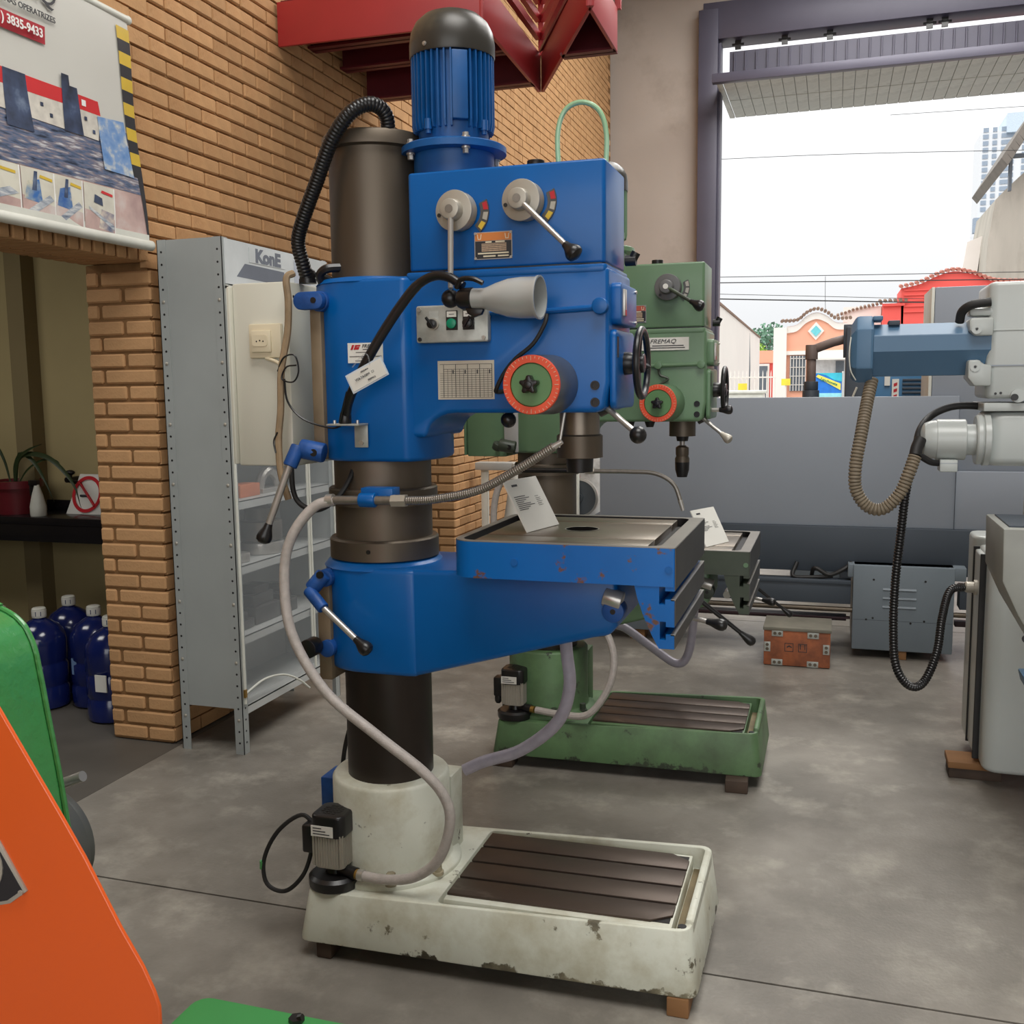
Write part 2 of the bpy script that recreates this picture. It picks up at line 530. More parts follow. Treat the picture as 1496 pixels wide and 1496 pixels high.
# floor: a slab bed with wide cast slabs, seams across the hall
fl = struct('floor', MB().box(-2.72, 9, -6, 13.2, -0.2, -0.012), mat('joint_dirt', (60, 56, 52), 0.9))
set_origin0()
for y0, y1 in ((-6, 2.548), (2.556, 6.72), (6.728, 10.4), (10.408, 13.2)):
    MB().box(-2.716, 9, y0, y1, -0.05, 0.0).build('floor_slab', CONC_FLOOR, fl)
fr = struct('floor_side_room', MB().box(-7, -2.725, -6, 13.2, -0.2, -0.004), DARK_FLOOR)

# brick wall: mortar core with two door openings, every brick laid on it
D1 = (1.2, 3.69)      # doorway to the side room (along y)
D2 = (5.35, 7.23)
HL = 2.09             # lintel height
mb = MB()
xm = XW - 0.012
mb.box(xm - WT, xm, -6, D1[0], 0, HL)
mb.box(xm - WT, xm, D1[1] + .012, D2[0], 0, HL)
mb.box(xm - WT, xm, D2[1] + .012, YB, 0, HL)
mb.box(xm - WT, xm, -6, YB, HL + .01, 6.8)
wall_left = struct('wall_left', mb, MORTAR)
set_origin0()
brick_me = MB().box(-0.02, 0.012, -0.1145, 0.1145, -0.0298, 0.0298).mesh('brick', 0.006, 1)
brick_me.materials.append(BRICK)

def project(p):
    d = Vector(p) - Vector((0, 0, 1.55))
    z = d.dot(_fwd)
    if z < 0.1:
        return None
    return 748 + F_PX * d.dot(_right) / z, 748 - F_PX * d.dot(_up) / z, z

def seen(px, py, y, z):
    """Wall areas that stand open to the photograph (the rest lies behind machines or outside the frame)."""
    if not (-20 < px < 1516 and -20 < py < 1516):
        return False
    if y < 3.66 and z > 2.1:
        return False
    if px < 610:
        return py < 350 + (px - 228) * 0.2 and not (px > 545 and py > 130) and not (400 < px and py < 60)
    if px < 760:
        return 600 < py < 800 or 120 < py < 235
    return 60 < py < 225
laid = []
for k in range(int(6.7 / COURSE)):
    z = (k + 0.5) * COURSE
    off = 0.119 if k % 2 else 0.0
    n0 = -10
    while True:
        y = 3.644 + off + n0 * BL + 0.119
        n0 += 1
        if y > YB - 0.1:
            break
        if y < -2:
            continue
        ya, yb = y - .1145, y + .1145        # cut bricks close the courses at the openings
        for (da, db), zt in ((D1, HL + .235), (D2, HL + .02)):
            if z < zt and yb > da - .004 and ya < db + .004:
                if (ya + yb) / 2 > (da + db) / 2:
                    ya = max(ya, db + (.004 if z < HL else -.026))
                else:
                    yb = min(yb, da - .004)
        if yb - ya < .03:
            continue
        q = project((XW, (ya + yb) / 2, z))
        vis = q is not None and seen(q[0], q[1], (ya + yb) / 2, z)
        laid.append((0 if vis else 1, -(1.0 / q[2]) if q else 0, (ya + yb) / 2, z, yb - ya))
laid.sort()
rest = MB()
for i, (hid, s, y, z, ln) in enumerate(laid):
    dy, dz, dx = random.uniform(-.002, .002), random.uniform(-.0015, .0015), random.uniform(-.002, .002)
    if i < 296 and not hid:
        instance('brick', brick_me, (XW - 0.012 + dx, y + dy, z + dz), wall_left, None, (1, ln / .229, 1))
    else:
        rest.box(XW - 0.03, XW + dx, y - ln / 2 + dy, y + ln / 2 + dy, z - .0298 + dz, z + .0298 + dz)
o = rest.build('brick_courses', BRICK, wall_left)
o['kind'] = 'stuff'

# the reveal of the doorway: header and stretcher bricks in turn, thirty courses
jamb = struct('trim_1', MB().box(XW - WT + .004, XW - .014, D1[1] - 0.002, D1[1] + 0.03, 0, HL), MORTAR)
set_origin0()
def jamb_brick(w):
    me = MB().box(-w / 2, w / 2, -0.012, 0.02, -0.0287, 0.0287).mesh('brick', 0.007, 1)
    me.materials.append(BRICK)
    return me
jm = {w: jamb_brick(w) for w in (0.060, 0.250, 0.178, 0.132)}
for k in range(30):
    z = (k + 0.5) * COURSE + 0.001
    ws = (0.060, 0.250) if k % 2 else (0.178, 0.132)
    x = XW - WT
    for w in ws:
        instance('brick', jm[w], (x + w / 2 + random.uniform(-.002, .002), D1[1] + random.uniform(-.003, .003), z), jamb)
        x += w + 0.015
# reveal of the second doorway
jamb2 = struct('trim_2', MB().box(XW - WT + .004, XW - .014, D2[1] - 0.002, D2[1] + 0.03, 0, HL), MORTAR)
set_origin0()
for k in range(30):
    z = (k + 0.5) * COURSE + 0.001
    x = XW - WT
    for w in ((0.060, 0.250) if k % 2 else (0.178, 0.132)):
        instance('brick', jm[w], (x + w / 2, D2[1] + random.uniform(-.002, .002), z), jamb2)
        x += w + 0.015
# soldier course over the doorway, bricks on end, and the soffit of stretchers behind it
lint = struct('trim_3', MB().box(XW - WT, XW - .014, D1[0], D1[1] + .0, HL + .012, HL + .232), MORTAR)
set_origin0()
sold = MB().box(-0.2, 0.012, -0.0275, 0.0275, 0.0, 0.225).mesh('brick', 0.005, 1)
sold.materials.append(BRICK)
soff = MB().box(-0.2, 0.012, -0.0275, 0.0275, 0.0, 0.225).mesh('brick', 0.005, 1)
soff.materials.append(BRICK)
y = D1[1] - 0.034
while y > D1[0]:
    instance('brick', sold, (XW - 0.012, y, HL), lint)
    instance('brick', soff, (XW - 0.225, y, HL + .002), lint, None, (.5, 1, 1))
    y -= COURSE

# street wall: plastered pier, band above the gate
mb = MB()
mb.box(-3.2, -1.6, YB, YB + .3, 0, 6.8)
mb.box(-1.6, 9, YB, YB + .3, 6.0, 6.8)
mb.box(6.2, 9, YB, YB + .3, 0, 6.8)
struct('wall_back', mb, CONC_WALL)
struct('ceiling', MB().box(-7, 9, -6, 13.3, 6.8, 6.95), CEIL)
mb = MB()
mb.box(8.9, 9.1, -6, 13.3, 0, 6.8)
struct('wall_right', mb, mat('hall_wall_white', (206, 204, 198), 0.85))
mb = MB()
mb.box(-3.2, -2.4, -6.2, -6, 0, 6.8)
mb.box(5.2, 9, -6.2, -6, 0, 6.8)
mb.box(-2.4, 5.2, -6.2, -6, 5.0, 6.8)
struct('wall_front', mb, mat('hall_wall_white', (206, 204, 198), 0.85))

# side room behind the doorway
mb = MB()
mb.box(-7, XW - WT - .01, 4.8, 5.0, 0, 2.9)
mb.box(-7.1, -6.9, -2, 5.0, 0, 2.9)
mb.box(-7, XW - WT - .01, -2.2, -2, 0, 2.9)
mb.box(-7.1, -6.9, 5.0, 13.2, 0, 2.9)
mb.box(-7, XW - WT - .01, 13.0, 13.2, 0, 2.9)
struct('wall_side_room', mb, PLASTER)
struct('ceiling_side_room', MB().box(-7, XW - WT - .01, -2, 13.2, 2.9, 3.0), CEIL)
struct('trim_4', MB().box(-4.475, -4.36, 4.7, 4.8, 0, 2.9), PLASTER_SHADOW)  # dark strip added for the column shadow on the plaster

# gate frame: slate steel post and header
set_origin0()
mb = MB()
mb.box(-1.65, -1.42, 12.8, 13.1, 0, 5.98)
mb.box(-1.42, -1.385, 12.84, 13.06, 0, 5.6)
p = struct('trim_5', mb, PURPLE_STEEL, 0.006)
mb = MB()
mb.box(-1.60, 6.2, 12.82, 13.2, 5.64, 6.06)
hd = struct('trim_6', mb, PURPLE_STEEL, 0.006)
set_origin0()
# tilted-up street gate: hinged under the header, pleated face above, slatted soffit below
gate = struct('door_1', MB().box(-1.30, 6.1, 12.98, 13.02, 5.22, 5.525), PURPLE_STEEL)
set_origin0()
rib_me = MB().box(-0.01, 0.01, -0.035, 0.0, -0.14, 0.14).mesh('pleat', 0.004, 1)
rib_me.materials.append(PURPLE_STEEL)
for k in range(36):
    instance('pleat', rib_me, (-1.24 + k * 0.128, 12.985, 5.37), gate)
MB().box(-1.43, 6.1, 12.30, 12.40, 5.0, 5.10).build('gate_frame', PURPLE_STEEL, gate, 0.005)
MB().box(-1.40, -1.335, 12.40, 14.13, 5.035, 5.06).build('gate_edge', SLAT, gate, 0.004)
MB().box(-1.33, 6.1, 12.40, 14.15, 5.06, 5.09).build('gate_skin', PURPLE_STEEL, gate)
slat_me = MB().box(-0.0645, 0.0645, -0.42, 0.42, -0.01, 0.01).mesh('slat', 0.004, 1)
slat_me.materials.append(SLAT)
for k in range(48):
    for yy in (12.835, 13.69):
        instance('slat', slat_me, (-1.26 + k * 0.1335, yy, 5.045), gate)
for x in (-1.20, -0.66, -0.15, 0.93, 1.09):
    MB().box(x - .035, x + .035, 12.95, 12.98, 5.54, 5.65).cyl((x - .07, 12.96, 5.595), (x + .07, 12.96, 5.595), 0.014, n=10).build('hinge', BLACK, gate)

# ------------------------------------------------------------------ red steel balcony on the brick wall
t = thing('steel_balcony', 'red painted steel balcony with zigzag edge bracketed off the brick wall', 'balcony', (XW, 4.8, 3.29))
Z = [(-2.74, 4.80), (-1.648, 4.83), (-1.70, 6.03), (-1.112, 4.78), (-1.123, 5.46)]
def slab_between(a, b, z0, z1, th):
    ax, ay = a
    bx, by = b
    d = Vector((bx - ax, by - ay, 0)).normalized()
    n = Vector((-d.y, d.x, 0)) * th
    return MB().hexa([(ax, ay, z0), (bx, by, z0), (bx + n.x, by + n.y, z0), (ax + n.x, ay + n.y, z0),
                      (ax, ay, z1), (bx, by, z1), (bx + n.x, by + n.y, z1), (ax + n.x, ay + n.y, z1)])
for i in range(4):
    slab_between(Z[i], Z[i + 1], 3.285, 3.50, 0.02).build('fascia_beam', RED_STEEL, t, 0.003)
    if i:
        for zz in (3.58, 3.68, 3.78, 3.88):
            slab_between(Z[i], Z[i + 1], zz, zz + 0.045, 0.03).build('rail', RED_STEEL, t)
for i in (1, 2, 3, 4):
    MB().box(Z[i][0] - .015, Z[i][0] + .015, Z[i][1] - .0, Z[i][1] + .03, 3.5, 4.1).build('post', RED_STEEL, t)
for y0, z0, xr in ((5.17, 3.375, -1.67), (5.545, 3.375, -1.69), (5.86, 3.285, -1.70)):
    MB().box(XW, xr, y0, y0 + 0.012, z0, 3.5).box(XW, xr, y0 - .04, y0 + .05, z0, z0 + 0.012).build('joist', RED_DARK, t)
MB().prism([(-2.74, 4.84), (-1.67, 4.86), (-1.72, 6.05), (-2.74, 5.9)], 'z', 3.5, 3.52).prism([(-1.70, 6.0), (-1.14, 4.84), (-1.14, 5.46)], 'z', 3.5, 3.52).build('deck', RED_DARK, t)
MB().box(-1.42, -1.13, 5.45, 5.462, 3.285, 3.5).box(-1.42, -1.13, 5.41, 5.50, 3.285, 3.297).build('joist', RED_DARK, t)

# ------------------------------------------------------------------ vinyl banner on the brick wall
t = thing('banner', 'hanging vinyl sales banner with phone number and machine photographs on brick wall', 'banner', (XW, 3.66, 2.13))
XB = XW + 0.05
y0, z0, z1 = 2.2, 2.165, 3.0
def y1(z):
    return 3.622 - 0.085 * (z - 2.16)
N = 20
def sag(y, z):
    return 0.010 * math.sin((y - y0) * 7.0) * (1 - abs(z - 2.6) / .6) + 0.006 * math.sin(z * 9)
mb = MB()
vs, fs = [], []
for j in range(13):
    for i in range(N + 1):
        z = z0 + (z1 - z0) * j / 12
        y = y0 + (y1(z) - y0) * i / N
        vs.append((XB + sag(y, z), y, z))
W = N + 1
for j in range(12):
    for i in range(N):
        fs.append((j * W + i, j * W + i + 1, (j + 1) * W + i + 1, (j + 1) * W + i))
back = [(x - .003, y, z) for x, y, z in vs]
n0 = len(vs)
mb.add(vs + back, fs + [tuple(n0 + q for q in reversed(f)) for f in fs])
mb.build('vinyl_sheet', BANNER, t)
def patch(poly, m, name='print', lift=0.003, div=8):
    """A printed area following the hang of the sheet: poly is a quad in (y, z) lower-left, lower-right, upper-right, upper-left."""
    a, b, c, d = [Vector((p[0], p[1], 0)) for p in poly]
    vs, fs = [], []
    for j in range(div + 1):
        for i in range(div + 1):
            q = a.lerp(b, i / div).lerp(d.lerp(c, i / div), j / div)
            vs.append((XB + sag(q.x, q.y) + lift, q.x, q.y))
    for j in range(div):
        for i in range(div):
            k = j * (div + 1) + i
            fs.append((k, k + 1, k + div + 2, k + div + 1))
    return MB().add(vs, fs).build(name, m, t)
PH_BLUE = mat_print('print_lathe_bed', [(0.3, (40, 48, 66)), (0.45, (92, 108, 138)), (0.55, (130, 120, 128)), (0.68, (196, 196, 200))], 7, stretch=(1, 2, 14))
PH_RED = mat_print('print_hall_floor', [(0.3, (150, 118, 116)), (0.6, (206, 176, 168)), (0.7, (216, 204, 198))], 6)
PH_MACH = [mat_print('print_machine_%s' % k, st, 16, stretch=(1, 1, 1.4)) for k, st in (
    ('a', [(0.32, (96, 140, 196)), (0.5, (128, 160, 204)), (0.66, (214, 214, 204))]),
    ('b', [(0.32, (60, 112, 180)), (0.46, (140, 160, 180)), (0.6, (214, 208, 184)), (0.7, (230, 226, 210))]),
    ('c', [(0.34, (50, 96, 168)), (0.5, (96, 130, 176)), (0.62, (206, 196, 184)), (0.7, (226, 220, 208))]),
    ('d', [(0.32, (88, 104, 136)), (0.48, (170, 160, 164)), (0.6, (220, 206, 190)), (0.7, (232, 226, 210))]))]
PH_PALE = mat_print('print_pale_hall', [(0.3, (206, 200, 186)), (0.6, (226, 222, 206))], 12)
PRINT_BED = mat_print('print_grey_bed', [(0.3, (110, 122, 142)), (0.5, (178, 184, 192)), (0.65, (222, 222, 220))], 20, stretch=(1, 1, 5))
PRINT_RED = mat('print_red', (206, 40, 44), 0.4)
PRINT_WALL = mat_print('print_tiled_wall', [(0.3, (196, 190, 180)), (0.7, (224, 218, 206))], 30)
PRINT_DARK = mat_print('print_dark_machine', [(0.3, (34, 40, 54)), (0.6, (66, 80, 110)), (0.75, (120, 136, 160))], 14)
patch([(y0, 2.16), (y1(2.16) - .004, 2.16), (y1(2.35) - .004, 2.35), (y0, 2.34)], PH_RED, lift=0.002)
patch([(y0, 2.33), (y1(2.34) - .004, 2.34), (y1(2.59) - .02, 2.57), (y0, 2.555)], PH_BLUE, lift=0.003)
patch([(y0, 2.53), (3.34, 2.50), (3.36, 2.60), (y0, 2.60)], PRINT_WALL, lift=0.005)
patch([(y0, 2.595), (3.36, 2.595), (3.35, 2.645), (y0, 2.655)], PRINT_RED, lift=0.0055)
patch([(3.36, 2.40), (3.54, 2.40), (3.50, 2.605), (3.34, 2.59)], PH_MACH[0], lift=0.0062, div=4)
for ya, yb, za, zb in ((2.90, 3.00, 2.46, 2.65), (3.165, 3.20, 2.50, 2.70), (3.20, 3.24, 2.50, 2.665), (2.62, 2.75, 2.47, 2.66)):
    patch([(ya, za), (yb + .02, za), (yb, zb), (ya, zb)], PRINT_DARK, lift=0.0065, div=4)
for ya, za in ((3.06, 2.56), (3.10, 2.53), (3.27, 2.56), (3.31, 2.52), (2.83, 2.56)):
    patch([(ya, za), (ya + .014, za), (ya + .014, za + .014), (ya, za + .014)], PRINT_DARK, lift=0.0062, div=1)
patch([(3.26, 2.61), (3.282, 2.61), (3.282, 2.632), (3.26, 2.632)], WHITE_INK, lift=0.0062, div=1)
for i, (ya, yb) in enumerate(((2.62, 2.925), (2.935, 3.085), (3.09, 3.225), (3.235, 3.40))):
    w_ = yb - ya
    P4 = lambda *q: [(ya + u * w_, 2.165 + v * .167) for u, v in q]
    patch(P4((0, 0), (1, 0), (1, 1), (0, 1)), PH_PALE, lift=0.006)
    patch(P4((0, 0), (1, 0), (1, .30), (0, .42)), PH_RED, lift=0.0064, div=3)
    patch(P4((.05, .35), (.62, .30), (.55, .80), (.18, .72)) if i < 3 else P4((.45, .05), (.95, .0), (.98, .42), (.55, .48)), PH_MACH[i], lift=0.0068, div=3)
    patch(P4((.10, .10), (.30, .04), (.98, .42), (.85, .52)) if i < 3 else P4((.12, .50), (.16, .42), (.98, .05), (.98, .16)), PRINT_BED, lift=0.0072, div=3)
    patch(P4((.30, .55), (.44, .55), (.50, .95), (.40, .95)) if i < 3 else P4((.30, .60), (.60, .55), (.58, .72), (.34, .78)), PRINT_DARK, lift=0.0074, div=2)
    patch(P4((.55, .84), (.95, .80), (.95, .86), (.58, .90)), PRINT_RED if i == 3 else YELLOW, lift=0.0074, div=2)
    patch([(yb, 2.165), (yb + .006, 2.165), (yb + .006, 2.332), (yb, 2.332)], WHITE_INK, lift=0.0062, div=2)
for k in range(12):
    za = 2.965 - k * 0.0465
    zb = za - .0465
    patch([(y1(zb) - .078 + k * .0015, zb), (y1(zb) - .001, zb), (y1(za) - .001, za), (y1(za) - .078 + k * .0015, za)], YELLOW if k % 2 == 0 else HAZ_BLACK, 'hazard_stripe', 0.004, 3)
patch([(y1(2.17) - .012, 2.17), (y1(2.17) - .001, 2.17), (y1(2.41) - .001, 2.41), (y1(2.41) - .034, 2.41)], HAZ_BLACK, 'hazard_stripe', 0.004, 3)
text('FREMAQ', 0.105, (XB + .013, 3.15, 2.945), INK, t, '+x', shear=0.25, ax='RIGHT')
text('MÁQUINAS OPERATRIZES', 0.0285, (XB + .013, 3.145, 2.869), INK, t, '+x', ax='RIGHT', bold=0.0003)
patch([(2.45, 2.775), (3.095, 2.775), (3.095, 2.835), (2.45, 2.835)], mat('print_crimson', (176, 40, 52), 0.4), 'phone_panel', 0.006)
text('(11) 3835-9433', 0.042, (XB + .0145, 3.078, 2.804), WHITE_INK, t, '+x', ax='RIGHT', bold=0.001, sx=0.92)
MB().cyl((XB, 1.4, 2.147), (XB, 3.635, 2.147), 0.0215, n=16).box(XB - .005, XB + .012, 1.4, 3.61, 2.16, 2.187).build('bottom_rod', TUBE_WHITE, t)
MB().cyl((XB, 1.4, 3.008), (XB, 3.56, 3.008), 0.016, n=16).ball((XB, 3.562, 3.008), .018).build('top_rod', TUBE_WHITE, t)
# ------------------------------------------------------------------ column drill presses
# Built in the frame of the blue drill (scene metres) and shifted for the green one.
def drill(name, label, shift, hz, tz, C, blue):
    """C: paints. hz / tz: how much lower the head / the table is set on its column."""
    BO = Vector((-0.82, 2.57, 0))
    root = thing(name, label, 'drill press', BO)
    CX, CY = -1.19, 2.57
    P, PW, BASE = C['paint'], C['table'], C['base']

    def bolt(p, d, r, h, parent, m=STEEL, nm='bolt'):
        p, d = Vector(p), Vector(d)
        return MB().cyl(p, p + d * h, r, n=6).cyl(p - d * .001, p + d * h * .25, r * 1.4, n=14).build(nm, m, parent)

    # ---- base casting
    zb = 0.05
    sh = lambda o_: [(x, y + .026 * (x + 1.36)) for x, y in o_]      # the casting sits a little askew of the column
    rim_z = lambda x: .186 + .031 * (x + 1.35) / 1.047
    oA = sh(rrect4(-1.368, -.283, 2.316, 2.842, (.03,) * 4, 4))
    oB = sh(rrect4(-1.350, -.303, 2.334, 2.826, (.035,) * 4, 4))
    oC = sh(rrect4(-.972, -.322, 2.349, 2.808, (.02,) * 4, 4))
    mb = MB().loft([[(x, y, zb) for x, y in oA], [(x, y, rim_z(x)) for x, y in oB], [(x, y, rim_z(x)) for x, y in oC], [(x, y, .150) for x, y in oC]])
    mb.prism([(-.320, .18), (-.300, .18), (-.300, .222), (-.305, .228), (-.320, .228)], 'y', 2.40, 2.80)
    base = mb.build('base', BASE, root, 0.005)
    for sx, sy in ((-1.325, 2.356), (-.326, 2.385)):
        MB().cyl((sx, sy, rim_z(sx) - .01), (sx, sy, rim_z(sx) + .0008), 0.011, n=12).build('leveling_hole', GREASE, base)
    # clamping plate: four strips with T-slots between, on a pad
    MB().prism(sh([(-.962, 2.372), (-.356, 2.372), (-.356, 2.792), (-.962, 2.792)]), 'z', .145, .196).build('plate_bed', C['trim'], root, 0.002)
    MB().prism(sh([(-.354, 2.36), (-.323, 2.36), (-.323, 2.80), (-.354, 2.80)]), 'z', .148, .153).build('drain_trough', mat('trough_sludge', (122, 108, 80), .7, var=.25, scale=12), root)
    w = (2.784 - 2.390) / 4
    MB().prism(sh([(-.958, 2.398), (-.364, 2.398), (-.364, 2.778), (-.958, 2.778)]), 'z', .19, .1975).build('slot_floor', GREASE, root)
    for k in range(4):
        ya = 2.390 + w * k + .0055
        yb = 2.390 + w * (k + 1) - .0055
        if k == 0:
            o = [(-.960, ya), (-.412, ya), (-.360, ya + .035), (-.360, yb), (-.960, yb)]
        elif k == 3:
            o = [(-.960, ya), (-.360, ya), (-.360, yb - .035), (-.412, yb), (-.960, yb)]
        else:
            o = [(-.960, ya), (-.360, ya), (-.360, yb), (-.960, yb)]
        MB().prism(sh(o), 'z', .190, .203).build('plate_strip', STEEL_OILY, root, 0.0015)
    # ---- column socket with flange bolts
    mb = MB()
    mb.lathe([(.198, .180), (.198, .207), (.172, .218), (.167, .245), (.167, .456), (.160, .466), (.128, .466)], (CX, CY, 0), n=48)
    mb.box(CX + .03, CX + .158, CY + .07, CY + .16, .19, .43)
    sock = mb.build('column_socket', BASE, root, 0.004)
    for a in (-150, -112, -68, -25):
        bolt((CX + .186 * math.cos(rad(a)), CY + .186 * math.sin(rad(a)), .207), (0, 0, 1), .013, .032, sock, C['bolt'])
    # ---- column, its sleeves and collars
    MB().lathe([(.122, .46), (.122, .90 - tz)], (CX, CY, 0), n=48).build('column_foot', COLUMN_OILY, root)
    MB().lathe([(.122, .90 - tz), (.122, 2.20)], (CX, CY, 0), n=48).build('column', STEEL_DARK, root)
    z0 = 1.10 - tz
    SR, KR = (.134, 0.0) if blue else (.120, .014)
    MB().lathe([(SR, z0 + .02), (SR, 1.38 - hz)], (CX, CY, 0), n=48).build('column_sleeve', STEEL_DARK, root)
    MB().lathe([(.115, z0 - .012), (.151 - KR, z0 - .008), (.151 - KR, z0 + .042), (.147 - KR, z0 + .047), (.115, z0 + .047)], (CX, CY, 0), n=48).build('collar', STEEL_DARK, root)
    MB().cyl((CX + .02, CY - .1515, z0 + .02), (CX + .02, CY - .149, z0 + .02), .006, n=10).build('spanner_hole', GREASE, root)
    zc = 1.235 - hz * .6
    MB().lathe([(.115, zc), (.150 - KR, zc + .003), (.150 - KR, zc + .045), (.146 - KR, zc + .05), (.115, zc + .05)], (CX, CY, 0), n=48).build('collar', STEEL_DARK, root)
    MB().lathe([(.12, 2.172), (.138, 2.176), (.138, 2.206), (.134, 2.212), (.02, 2.212), (.001, 2.208)], (CX, CY, 0), n=48).build('column_cap', STEEL_DARK, root)

    # ---- table arm: clamp round the column and the bracket arm to the table
    T = -tz
    half = [(CX + .165 * math.cos(rad(a)), CY + .165 * math.sin(rad(a))) for a in range(100, 261, 10)]
    out = half + [(-1.15, 2.405), (-1.06, 2.405), (-1.03, 2.412), (-1.03, 2.728), (-1.06, 2.735), (-1.15, 2.735)]
    mb = MB().prism(out, 'z', .79 + T, 1.078 + T)
    arm = [(-1.08, .79), (-1.045, .79), (-.56, .926), (-.515, .935), (-.497, .96), (-.497, 1.092), (-1.08, 1.078)]
    mb.prism([(x, z + T) for x, z in arm], 'y', 2.412, 2.728)
    ta = mb.build('table_arm', P, root, 0.014, 3)
    MB().lathe([(.168, 1.07 + T), (.155, 1.085 + T), (.14, 1.09 + T)], (CX, CY, 0), n=48).build('clamp_rim', P, ta)
    MB().box(-1.330, -1.292, 2.425, 2.54, .76 + T, 1.05 + T).build('clamp_spacer', BARE_STRIP, root, .003)
    for z in (1.045, .85):
        MB().cyl((-1.30, 2.47, z + T), (-1.30, 2.412, z + T), .024, n=20).build('clamp_pivot', C['lug'], root, .003)

    # ---- table: trough rim, inner plate, front apron, T-slotted end face
    zt1 = 1.183 + T
    outer = rrect4(-.885, -.336, 2.282, 2.832, (.004, .004, .055, .055), 5)
    inner = rrect4(-.866, -.372, 2.300, 2.814, (.030, .030, .040, .040), 5)
    table = ring_solid(outer, inner, 1.092 + T, zt1 - .002, 1.157 + T).build('table', PW, root, 0.0, angle=40)
    R_ = lambda o_, z: [(x, y, z) for x, y in o_]
    MB().loft([R_(outer, zt1 - .002), R_(outer, zt1), R_(inner, zt1), R_(inner, zt1 - .002), R_(outer, zt1 - .002)], caps=False).build('rim_top', mat('rim_steel', (138, 134, 128), .42, .5, .12, 6), table)
    lin = [(x + (-.619 - x) * .004, y + (2.557 - y) * .004) for x, y in inner]
    lv_ = MB().loft([R_(lin, zt1 - .001), R_(lin, 1.158 + T)], caps=False)
    lv_.add(R_(lin, 1.1575 + T), [tuple(range(len(lin)))])
    lv_.build('trough', GREASE, table)
    slots = [(-.3362, 1.18), (-.3362, 1.082), (-.358, 1.082), (-.358, 1.094), (-.372, 1.094), (-.372, 1.050), (-.358, 1.050), (-.358, 1.062), (-.336, 1.062),
             (-.336, .998), (-.356, .998), (-.356, 1.010), (-.370, 1.010), (-.370, .967), (-.356, .967), (-.356, .980), (-.336, .980), (-.336, .946),
             (-.372, .946), (-.388, .975), (-.408, 1.02), (-.422, 1.06), (-.43, 1.093), (-.372, 1.093), (-.372, 1.15), (-.36, 1.15), (-.36, 1.18)]
    MB().prism([(x, z + T) for x, z in slots], 'y', 2.284, 2.83).build('table_bracket', PW, table, 0.0)
    # machined end face in bands above, between and below the slots
    for za, zz in ((1.084, 1.182), (1.000, 1.060), (.948, .978)):
        MB().box(-.3365, -.3345, 2.284, 2.83, za + T, zz + T).build('end_face', FACE_STEEL, table)
    for za in (1.061, .979):
        MB().box(-.345, -.3345, 2.284, 2.83, za - .0015 + T, za + .0015 + T).build('slot_edge', STEEL, table)
    for x0, x1, y0, y1 in ((-.862, -.835, 2.31, 2.80), (-.405, -.372, 2.30, 2.81), (-.85, -.38, 2.304, 2.322), (-.85, -.38, 2.792, 2.812)):
        MB().box(x0, x1, y0, y1, 1.155 + T, 1.162 + T).build('trough', GREASE, table)
    for y0, y1 in ((2.320, 2.412), (2.421, 2.690), (2.699, 2.794)):
        mb = MB().box(-.835, -.405, y0, y1, 1.158 + T, 1.180 + T)
        mb.build('table_strip', TABLE_STEEL, table, 0.0015)
    MB().cyl((-.62, 2.56, 1.179 + T), (-.62, 2.56, 1.1806 + T), .042, n=32).build('centre_bore', mat('bore_shadow', (18, 17, 16), 1.0, spec=0.0), table)
    MB().lathe([(.042, 1.1795), (.046, 1.1812), (.0425, 1.1812)], (-.62, 2.56, T), n=32, ring=True).build('bore_rim', STEEL, table)
    for x, z in ((-.72, 1.135), (-.35, 1.132)):
        MB().cyl((x, 2.283, z + T), (x, 2.280, z + T), .009, n=12).build('screw', P, table)
    # tilt clamp knob under the table and its levers at the far side
    MB().cyl((-.505, 2.45, 1.000 + T), (-.505, 2.400, 1.000 + T), .028, n=20).build('pivot_boss', C['lug'], root, .003)  # darker lug paint carries the shade under the table
    MB().cyl((-.505, 2.401, 1.000 + T), (-.505, 2.399, 1.000 + T), .007, n=12).build('pivot_bolt', GREASE, root)
    MB().cyl((-.53, 2.42, 1.035 + T), (-.485, 2.42, 1.022 + T), .025, n=20).build('swivel_pin', STEEL, root, .003)

    def lever(a, b, r, rod_m, g=0.018, gl=0.05, nm='clamp_lever'):
        a, b = Vector(a), Vector(b)
        d = (b - a).normalized()
        l = MB().cyl(a, b, r, r * .85, n=12).build(nm, rod_m, root)
        MB().grip(b - d * .004, b + d * gl, r, g).build('grip', BLACK, l)
        return l
    lever((-.46, 2.79, .925 + T), (-.315, 2.76, .905 + T), .008, STEEL, .017, .055)
    lever((-.41, 2.95, .962 + T), (-.243, 2.99, .822 + T), .0075, BLACK, .015, .05)
    MB().cyl((-.41, 2.83, .962 + T), (-.41, 2.97, .962 + T), .016, n=14).build('lever_shaft', BLACK, root)
    MB().cyl((-.46, 2.73, .925 + T), (-.46, 2.82, .925 + T), .016, n=14).build('lever_shaft', STEEL, root)
    # lock lever on the arm clamp
    lugm = MB().tube([(-1.285, 2.385, 1.062 + T), (-1.318, 2.375, 1.022 + T)], .021, 12, smooth=False).tube(
        [(-1.322, 2.365, 1.022 + T), (-1.268, 2.345, .978 + T)], .0165, 14, smooth=False).build('lever_lug', C['lug'], root, .003)
    MB().cyl((-1.285, 2.366, 1.064 + T), (-1.285, 2.360, 1.064 + T), .010, n=14).build('pivot_bolt', GREASE, lugm)
    lv = MB().cyl((-1.272, 2.348, .982 + T), (-1.172, 2.335, .905 + T), .0085, n=12).build('lever_rod', STEEL, lugm)
